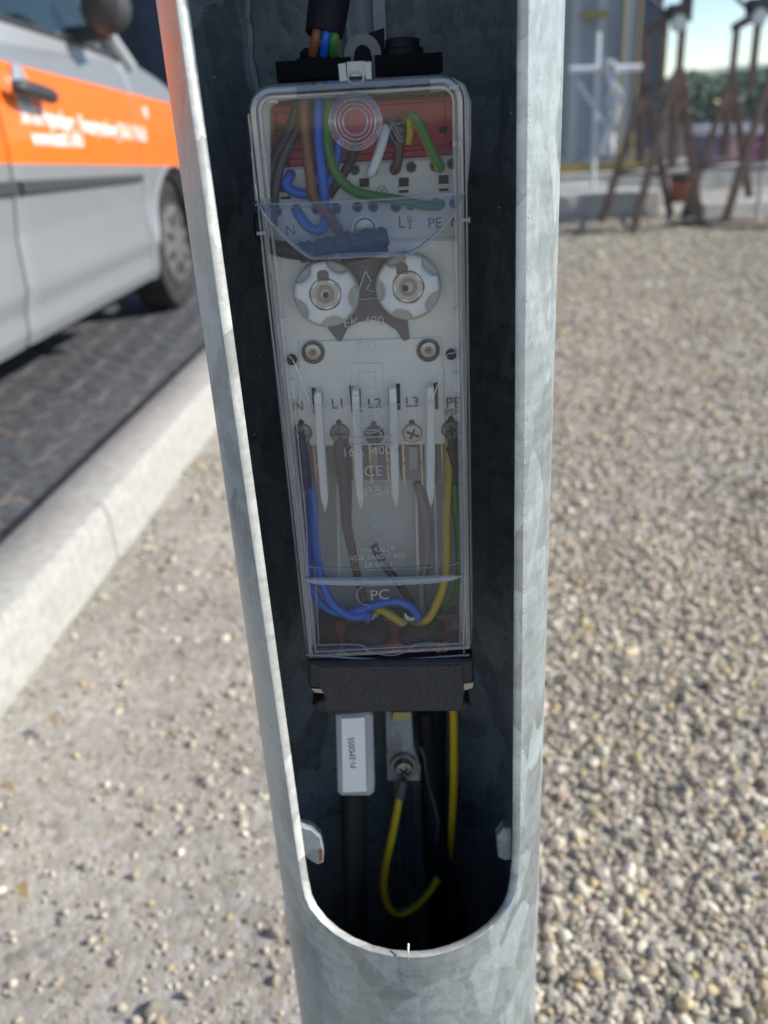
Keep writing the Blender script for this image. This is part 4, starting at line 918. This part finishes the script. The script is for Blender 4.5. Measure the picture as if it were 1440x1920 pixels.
# shell: roof, far side, bonnet, floor
q = MB(); st = [(-3.25, 1.78, 1.0), (-2.6, 1.83, 1.0), (-1.6, 1.84, 1.0), (-.95, 1.80, 1.0), (-.55, 1.58, 1.0), (-.20, 1.22, 1.0), (.05, 1.10, .99), (.5, 1.00, .97), (.85, .85, .92), (.97, .62, .86)]
vs = []
for s, zt, wk in st:
    bz_ = .28 if s < -.3 else (.72 if s < .6 else .5); bz_ = min(bz_, zt-.1); bl = min(belt(s) if s > -.3 else 1.10, zt-.02)
    hw = .895
    ring = [(-.03, bz_), (-.035, bl), (max(-.30, -.035-(zt-bl)*.35)-.01, zt-.05), (-.42, zt), (-hw, zt+.02)]
    ring = [(x*1.0-(1-wk)*.6, z) for x, z in ring]; ring = ring+[(-2*hw-x, z) for x, z in reversed(ring[:-1])]
    vs += [(x, s, z) for x, z in ring]
m_ = 9; q.add(vs, [(i*m_+j, (i+1)*m_+j, (i+1)*m_+(j+1) % m_, i*m_+(j+1) % m_) for i in range(len(st)-1) for j in range(m_)]+[tuple(range(m_)), tuple(range(len(st)*m_-1, len(st)*m_-m_-1, -1))])
q.build('body_shell', M_paint, van, auto=35)
q = MB(); q.box((-.9, -1.2, .42), (1.62, 3.4, .30)); q.box((-.9, .3, .62), (1.0, 1.1, .5)); q.box((-.10, -1.3, .60), (.06, 2.1, .7)); q.build('underbody', M_dark, van)
# windows
def glass(name, poly, off=-.012):
    q = MB(); vs = [(sidex(z, s)+off+.02, s, z) for s, z in poly]+[(sidex(z, s)+off-.01, s, z) for s, z in poly]; n_ = len(poly)
    q.add(vs, [tuple(range(n_)), tuple(range(2*n_-1, n_-1, -1))]+[(i, (i+1) % n_, n_+(i+1) % n_, n_+i) for i in range(n_)]); return q.build(name, M_glass, van, False)
glass('side_window', [(-1.27, belt(-1.27)-.005), (-.43, belt(-.43)-.002), (-.44, 1.26), (-.62, 1.45), (-.80, 1.64), (-1.28, 1.68)])
glass('side_window', [(-2.1, belt(-2.1)-.005), (-1.38, belt(-1.38)-.005), (-1.38, 1.68), (-2.1, 1.68)])
glass('quarter_window', [(-.395, 1.085), (-.23, 1.065), (-.36, 1.20)])
q = MB(); P_ = [(sidex(z, s)+.014, s, z) for s, z in ((-.15, 1.05), (-.35, 1.24), (-.58, 1.46), (-.85, 1.71))]; q.tube(P_, .024, 8, 3); q.build('door_pillar', M_paint, van)
q = MB(); P_ = [(sidex(z, s)+.012, s, z) for s, z in ((-2.1, belt(-2.1)-.006), (-1.3, belt(-1.3)-.004), (-.8, belt(-.8)-.003), (-.25, belt(-.25)-.004))]; q.tube(P_, .009, 6, 3); q.build('window_seal', M_trim, van)
# windscreen
q = MB(); q.add([(-.14, -.10, 1.115), (-1.65, -.10, 1.115), (-1.45, -.86, 1.79), (-.32, -.86, 1.79), (-.14, -.115, 1.135), (-1.65, -.115, 1.135), (-1.45, -.87, 1.81), (-.32, -.87, 1.81)], [(0, 1, 2, 3), (7, 6, 5, 4), (0, 4, 5, 1), (1, 5, 6, 2), (2, 6, 7, 3), (3, 7, 4, 0)]); q.build('windscreen', M_glass, van)
# mirror
q = MB(); q.lathe((.10, -.68, 1.22), [(.02, -.07), (.065, -.045), (.085, .0), (.078, .035), (.02, .06)], 20, axis='y', rf=lambda a: 1+.25*abs(math.sin(a))); q.box((.0, -.62, 1.13), (.16, .07, .05)); q.build('door_mirror', M_trim, van)
# trims
for s0, s1 in ((-2.1, -1.395), (-1.37, -.29)):
    q = MB(); vs = []
    for s in (s0, s1):
        zt_v, zb_v = .653-.0375*s-.005, .614-.0335*s; x = sidex(zt_v)
        if s == s1 and s1 > -1: zt_v -= .004; zb_v += .004
        vs += [(x-.004, s, zb_v-.004), (x+.016, s, zb_v+.004), (x+.016, s, zt_v-.006), (x-.004, s, zt_v)]
    q.add(vs, [(0, 1, 2, 3), (7, 6, 5, 4)]+[(i, 4+i, 4+(i+1) % 4, (i+1) % 4) for i in range(4)]); q.build('rub_strip', M_trim, van)
# door handle and its recess
q = MB(); q.lathe((sidex(.93)+.001, -1.205, .932), [(.085, -.004), (.080, .002), (.055, .003), (0, .003)], 28, axis='x', rf=lambda a: 1/math.sqrt((math.cos(a)/.62)**2+(math.sin(a)/1.0)**2)); rc = q.build('handle_recess', M_paint, van)
q = MB(); q.tube([(.018, -1.33, .945), (.042, -1.31, .942), (.048, -1.21, .932), (.042, -1.12, .922), (.016, -1.10, .920)], [.016, .021, .023, .022, .016], 12, 4); q.build('door_handle', M_trim, van)
q = MB(); q.lathe((sidex(.89)+.001, -.11, .882), [(.026, -.004), (.025, .006), (.014, .009), (0, .009)], 22, axis='x'); q.build('side_repeater', mat('pale_lens', (.65, .62, .60), .2), van)
# lettering
def vtext(s, s0, s1, zc, h, name):
    cu = bpy.data.curves.new(name, 'FONT'); cu.body = s; cu.align_x = 'LEFT'; cu.align_y = 'BOTTOM_BASELINE'; cu.size = h/.72; cu.extrude = .0006; cu.offset = .0016; cu.resolution_u = 3
    o = bpy.data.objects.new(name, cu); me = bpy.data.meshes.new_from_object(o); bpy.data.objects.remove(o)
    co = [v.co.copy() for v in me.vertices]; x1 = max(c.x for c in co); x0 = min(c.x for c in co)
    for v in me.vertices:
        s_ = s0+(s1-s0)*(v.co.x-x0)/(x1-x0); z_ = zc[0]+(zc[1]-zc[0])*(v.co.x-x0)/(x1-x0)+v.co.y; v.co = (sidex(z_, s_)+.0015+v.co.z, s_, z_)
    link(name, me, mat('white_lettering', (.85, .84, .82), .5), van, False)
vtext('36100 Petersberg   Kreuzgrundweg | 06 61 / 96 60', -1.262, -.155, (.853, .773), .056, 'lettering')
vtext('www.kett1.info', -1.225, -.835, (.790, .775), .050, 'lettering')
# wheels
def wheel(s):
    cx = -.075
    q = MB(); q.lathe((cx, s, .31), [(.20, -.16), (.26, -.19), (.300, -.175), (.312, -.13), (.312, -.05), (.300, -.012), (.265, .0), (.215, -.012), (.195, -.03)], 48, axis='x'); ty = q.build('wheel', M_tyre, van)
    q = MB(); q.lathe((cx, s, .31), [(.205, -.022), (.212, -.012), (.200, -.006), (.188, -.014), (.175, -.030), (0, -.032)], 90, axis='x', rf=None); q.build('rim', mat('dark_rim', (.07, .065, .06), .5, .5), ty)
    q = MB(); q.lathe((cx, s, .31), [(.183, -.022), (.186, -.010), (.150, -.002), (.090, .006), (.030, .010), (0, .010)], 216, axis='x', rf=lambda a: 1-.10*max(0, math.cos(18*a))**2); q.build('hubcap', M_hub, ty)
    q = MB()
    for k_ in range(9):
        a = 2*math.pi*k_/9; q.box((cx+.004, s+.118*math.cos(a), .31+.118*math.sin(a)), (.008, .055, .022), Matrix.Rotation(a, 3, 'X'))
    q.split('cap_slot', M_dark, ty)
wheel(SC+.14); wheel(SC-2.54)
q = MB(); q.tube([(-.25, -.62, .215), (-.13, -.60, .17), (-.12, -.52, .165)], .018, 8, 4); q.build('jacking_bracket', M_trim, van)
LOCAL[0] = False
# ------------------------------------------------------------------ right background
M_rusty = mat('rust_brown_steel', (.10, .062, .05), .75, .3, noise=(14, .5), col2=(.17, .13, .115))
M_pale = mat('pale_steel_tube', (.45, .46, .46), .5, .5)
def bar(q, a, c, w_, d_=None):
    a = Vector(a); c = Vector(c); t = (c-a); ln = t.length; t.normalize(); x = t.cross(Vector((0, 1, 0)));
    if x.length < .05: x = Vector((1, 0, 0))
    x.normalize(); y = t.cross(x).normalized(); rot = Matrix((x, y, t)).transposed(); q.box((a+c)/2, (w_, d_ or w_, ln), rot)
def trestle(loc, label):
    LOCAL[0] = True
    t = empty('steel_trestle', loc, label, 'trestle', 'steel trestles on the gravel')
    zn, zf = 1.53, 1.43
    for nm, yy, top, hw in (('end_frame', 0, 1.08, .285), ('end_frame', .80, .99, .32)):
        q = MB()
        for s_ in (-1, 1): bar(q, (.0+s_*.02, yy, top), (s_*hw, yy+.06*s_, 0), .05, .06)
        bar(q, (-hw*.62, yy+.0, top*.38), (hw*.62, yy, top*.38), .025); bar(q, (0, yy, top+.05), (0, yy, .46), .062)
        q.build(nm, M_rusty, t)
    for yy, zt_p in ((0, zn), (.4, (zn+zf)/2), (.8, zf)):
        q = MB(); bar(q, (.0, yy, zt_p), (.0, yy, .95), .044); q.build('post', M_rusty, t)
    q = MB(); bar(q, (0, -.05, zn), (0, .86, zf), .05, .05); q.build('top_rail', M_rusty, t)
    for s_ in (-1, 1):
        q = MB(); bar(q, (s_*.18, 0, .48), (s_*.19, .8, .40), .022); q.build('tie_bar', M_rusty, t)
    LOCAL[0] = False
    return t
tA = trestle((2.33, 6.92, 0), 'rusty steel trestle nearest the pole, in front of the container')
tB = trestle((3.06, 6.98, 0), 'rusty steel trestle at the right picture edge beside the pale post')
def clamp(px_, py_, Y, label):
    LOCAL[0] = True; c = W(px_, py_, Y); t = empty('pipe_clamp', c, label, 'clamp', 'clamps hung on the trestles')
    M_cl = mat('dark_cast_iron', (.05, .05, .052), .55, .5)
    q = MB(); q.box((0, 0, .02), (.12, .10, .10)); q.box((.07, 0, .05), (.06, .08, .18)); q.build('clamp_body', M_cl, t)
    q = MB(); q.tube([(-.20, 0, .12), (.0, 0, -.04), (.06, 0, -.10)], .016, 8, 3); q.build('handle_rod', M_cl, t)
    q = MB(); q.lathe((0, -.06, -.05), [(.05, -.03), (.055, 0), (.05, .03)], 18); q.build('wing_nut', M_pale, t); LOCAL[0] = False
clamp(1268, 30, 6.9, 'dark iron clamp on top of the trestle nearest the pole'); clamp(1418, 18, 7.0, 'dark iron clamp on the trestle at the right edge')
# pale post
LOCAL[0] = False
a = G(1418, 412); q = MB(); q.tube([a, a+Vector((.03, 0, 2.6))], .022, 12, 1); tag(q.build('steel_post', M_pale, None), 'slim pale steel post standing among the trestle legs at the right edge', 'post')
# container
cont = empty('site_container', (W(1000, 330, 10.5).x, 10.5, 0), 'grey blue site container with yellow base rail behind the trestles', 'container')
M_cg = mat('grey_blue_panel', (.24, .275, .31), .55, noise=(2, .12)); M_cy = mat('yellow_paint', (.30, .22, .07), .6); M_cb = mat('dark_blue_panel', (.035, .055, .085), .5)
xa, xb, xm = W(900, 300, 10.5).x, W(1236, 200, 10.5).x, W(1182, 200, 10.5).x; zb = W(1130, 305, 10.5).z; zl = W(1130, 322, 10.5).z
q = MB(); q.box(((xa+xm)/2, 11.7, (zb+3.3)/2), (xm-xa, 2.4, 3.3-zb)); 
q.build('wall_panel', M_cg, cont)
q = MB()
for k_ in range(6): x = xa+(xm-xa)*(k_+.5)/6; q.box((x, 10.492, (zb+3.2)/2), (.012, .016, 3.0-zb))
q.build('panel_joints', mat('joint_grey', (.20, .23, .26), .6), cont)
q = MB(); q.box(((xb+xm)/2+.001, 11.5, (zb+3.3)/2+.12), (xb-xm, 1.8, 3.3-zb)); q.build('end_panel', M_cb, cont)
q = MB(); q.box(((xa+xb)/2, 10.45, (zb+zl)/2), (xb-xa, .14, zb-zl-.004)); q.build('base_rail', M_cy, cont)
q = MB(); q.box(((xa+xm)/2, 11.6, zl/2), (xm-xa-.1, 2.1, zl-.01)); q.build('shadow_gap_block', M_dark, cont)  # dark block put in place of the shadow gap under the container
for px_ in (1163, 1190):
    x = W(px_, 200, 10.36).x; q = MB(); q.tube([(x, 10.36, zb), (x, 10.36, 3.25)], .020 if px_ < 1170 else .014, 10, 1); q.build('corner_post', M_cy if px_ > 1170 else mat('olive_yellow', (.26, .24, .12), .5), cont)
a = W(1092, 26, 10.42); c_ = W(1138, 28, 10.42); q = MB(); q.box((a+c_)/2, (abs(c_.x-a.x), .06, .06)); q.build('yellow_bracket', M_cy, cont)
# white frame and hanging sheet
fr_ = empty('white_tube_frame', G(1122, 352), 'white tube frame with crossbar standing before the container', 'tube frame')
Yw = 8.6; M_wt = mat('white_tube', (.62, .64, .68), .5)
q = MB(); q.tube([(W(1122, 130, Yw).x, Yw, 0), W(1122, 60, Yw)], .022, 10, 1); q.build('upright', M_wt, fr_)
q = MB(); q.tube([W(1068, 131, Yw-.03), W(1206, 126, Yw-.03)], .028, 10, 1); q.build('crossbar', M_wt, fr_)
q = MB(); q.tube([W(1084, 152, Yw-.04), W(1118, 205, Yw-.04), W(1146, 245, Yw-.04), W(1152, 262, Yw-.04)], .018, 10, 4); q.build('brace', M_wt, fr_)
q = MB(); n_ = 14; m_ = 40; vs = []
for j in range(m_+1):
    t = j/m_; cxp = 1143+8*math.sin(t*5)+6*t; wd = 13*(1-.35*math.sin(t*7)**2)
    for i in range(n_+1):
        u = i/n_-.5; p = W(cxp+u*2*wd, 112+t*178, Yw-.08); p.y += .05*math.sin(u*14+t*9)+.04*math.sin(t*23+u*5); vs.append(p)
q.add(vs, [(j*(n_+1)+i, j*(n_+1)+i+1, (j+1)*(n_+1)+i+1, (j+1)*(n_+1)+i) for j in range(m_) for i in range(n_)]); 
sh = q.build('plastic_sheet', mat('white_plastic_sheet', (.75, .76, .78), .35), None, auto=0); tag(sh, 'crumpled white plastic sheet hanging from the white tube frame', 'plastic sheet')
md = sh.modifiers.new('thick', 'SOLIDIFY'); md.thickness = .003
# concrete ledge pieces
M_conc = mat('pale_concrete', (.46, .45, .42), .9, noise=(8, .2), bump=.3, bd=.003)
def slab(px0, px1, pyb, pyt, dep, label):
    a, c = G(px0, pyb), G(px1, pyb); Y = (a.y+c.y)/2; zt_s = W((px0+px1)/2, pyt, Y).z
    q = MB(); q.box(((a.x+c.x)/2, Y+dep/2, zt_s/2-.02), (c.x-a.x, dep, zt_s+.04), Matrix.Rotation(.10, 3, 'Z')); o = q.build('concrete_block', M_conc, None)
    bv = o.modifiers.new('bevel', 'BEVEL'); bv.width = .012; bv.segments = 2; tag(o, label, 'concrete block', 'concrete blocks behind the gravel')
slab(960, 1262, 414, 364, .45, 'wide pale concrete block in front of the container, nearest'); slab(960, 1150, 392, 350, .40, 'pale concrete block behind the wide one, under the white tube frame'); slab(1290, 1560, 404, 376, .35, 'long low concrete block at the right edge behind the trestles')
q = MB(); a = G(1150, 372); q.box((a.x+.9, a.y+.6, .12), (3.6, .5, .24)); tag(q.build('concrete_block', M_conc, None), 'far concrete block along the foot of the container', 'concrete block', 'concrete blocks behind the gravel')
for k_, (px0, px1, py_, hh) in enumerate(((1255, 1420, 424, .05), (1330, 1470, 431, .04), (1060, 1130, 440, .03))):
    a, c = G(px0, py_), G(px1, py_-2); q = MB(); bar(q, a+Vector((0, 0, hh/2)), c+Vector((0, 0, hh/2)), hh, .12); tag(q.build('timber_plank', mat('weathered_plank', (.30, .25, .20), .85, noise=(12, .4)), None), ['weathered plank on the gravel between the two trestles', 'grey plank lying under the right edge trestle', 'short dark plank on the gravel beside the pole'][k_], 'plank', 'planks lying on the gravel')
# bucket
g = G(1276, 378); bk = empty('bucket', g, 'small orange red bucket with black lid between the trestles', 'bucket')
q = MB(); q.lathe(g, [(.085, 0), (.10, .02), (.115, .20), (.112, .205)], 20, axis='z'); q.build('tub', mat('orange_red_plastic', (.20, .07, .05), .5), bk)
q = MB(); q.lathe(g+Vector((0, 0, .205)), [(.12, 0), (.12, .03), (.09, .06), (0, .06)], 20, axis='z'); q.build('lid', M_black, bk)
# wrapped stacks far back
for k_, (px0, px1, pt, pb) in enumerate(((1322, 1352, 238, 318), (1352, 1398, 234, 322), (1400, 1470, 236, 326))):
    Yq = 13.5+k_*.4; a, c = W(px0, pb, Yq), W(px1, pb, Yq); zt_s = W(px1, pt, Yq).z
    t = empty('wrapped_stack', ((a.x+c.x)/2, Yq, 0), ['narrow wrapped stack with white top, left of the three', 'middle wrapped stack with a pink patch behind the right trestle', 'purple wrapped stack at the right edge, with pale top'][k_], 'wrapped stack', 'wrapped stacks in the yard')
    q = MB(); q.box(((a.x+c.x)/2, Yq+.4, zt_s*.4), (c.x-a.x, .8, zt_s*.8)); o = q.build('goods', mat('purple_grey_goods', [(.16, .13, .20), (.34, .22, .24), (.22, .10, .18)][k_], .6, noise=(9, .5)), t)
    q = MB(); q.box(((a.x+c.x)/2, Yq+.4, zt_s*.91), (c.x-a.x+.02, .84, zt_s*.2)); q.build('cover_sheet', mat('pale_cover_sheet', (.55, .53, .60), .5), t)
# low grey wall and hedge
q = MB(); a = W(1240, 330, 16); q.box((a.x+8, 16.5, .28), (18, .3, .56)); tag(q.build('low_wall', mat('grey_wall', (.22, .22, .23), .9, noise=(4, .2)), None), 'low grey wall running behind the wrapped stacks', 'wall')
M_leaf = mat('hedge_leaf', (.27, .34, .25), .6, noise=(1.2, .4), col2=(.16, .23, .19))
def foliage(name, boxr, n, s, label, cat, seed, m):
    rng = np.random.default_rng(seed); (x0, x1), (y0, y1), hf = boxr; c = np.stack([rng.uniform(x0, x1, n), rng.uniform(y0, y1, n), np.zeros(n)], 1)
    hh = np.array([hf(a, b_) for a, b_, _ in c]); c[:, 2] = hh*(1-rng.random(n)**1.6)
    d = rng.normal(size=(n, 2, 3)); d /= np.linalg.norm(d, axis=2)[:, :, None]; u, v = d[:, 0]*s, d[:, 1]*s*.6
    V = np.stack([c-u, c+v, c+u, c-v], 1).reshape(-1, 3); me = bpy.data.meshes.new(name); me.from_pydata(V.tolist(), [], [(4*i, 4*i+1, 4*i+2, 4*i+3) for i in range(n)])
    o = link(name, me, m, None, False); tag(o, label, cat); return o
foliage('hedge', ((8, 36), (44, 47), lambda x, y: 2.0+.15*math.sin(x*2.1)+.1*math.sin(x*5.3)), 22000, .16, 'dark green hedge closing the yard under the sky', 'hedge', 4, M_leaf)
foliage('bush', ((16.5, 24), (30, 32.5), lambda x, y: .95+.2*math.sin(x*1.7)+.2*math.sin(x*4.1+1)), 9000, .12, 'lighter green bush in front of the hedge behind the right trestle', 'bush', 6, mat('bush_leaf', (.24, .34, .10), .6, noise=(2, .5), col2=(.12, .20, .06)))
q = MB(); P_ = [W(a, b_, 90) for a, b_ in ((1215, 185), (1262, 157), (1300, 143), (1350, 133), (1400, 127), (1460, 124), (1540, 132))]; q.tube(P_, .35, 8, 5)
aw = q.build('arched_bridge', mat('pale_green_white_steel', (.55, .60, .50), .5), None); tag(aw, 'pale arched bridge far off above the hedge', 'bridge')
q = MB()
for px_ in range(1290, 1520, 22): a = W(px_, 138, 90); q.tube([a, Vector((a.x, 90, 0))], .10, 6, 1)
a, c_ = W(1240, 168, 90), W(1540, 150, 90); q.tube([a, c_], .5, 6, 1); q.build('deck_and_hangers', mat('white_deck', (.7, .72, .74), .5), aw)
# ------------------------------------------------------------------ behind the van
shd = empty('workshop_building', (-3.2, 12.5, 0), 'dark blue workshop front with brown timber beams behind the van', 'building')
q = MB(); q.box((-4.2, 13.6, 2.0), (5.2, 2.0, 4.0)); q.build('wall', mat('dark_blue_cladding', (.03, .04, .07), .6, noise=(1.5, .5)), shd)
q = MB(); q.box((-4.2, 12.55, 1.15), (5.0, .1, .16)); q.box((-4.2, 12.55, 2.6), (5.0, .1, .2)); q.split('timber_beam', mat('brown_timber', (.16, .08, .045), .8), shd)
q = MB()
for k_ in range(5): q.box((-6.2+k_*.98, 12.56, 1.9), (.16, .08, 1.2))
q.build('window_frame', mat('pale_blue_frame', (.25, .27, .36), .5), shd)
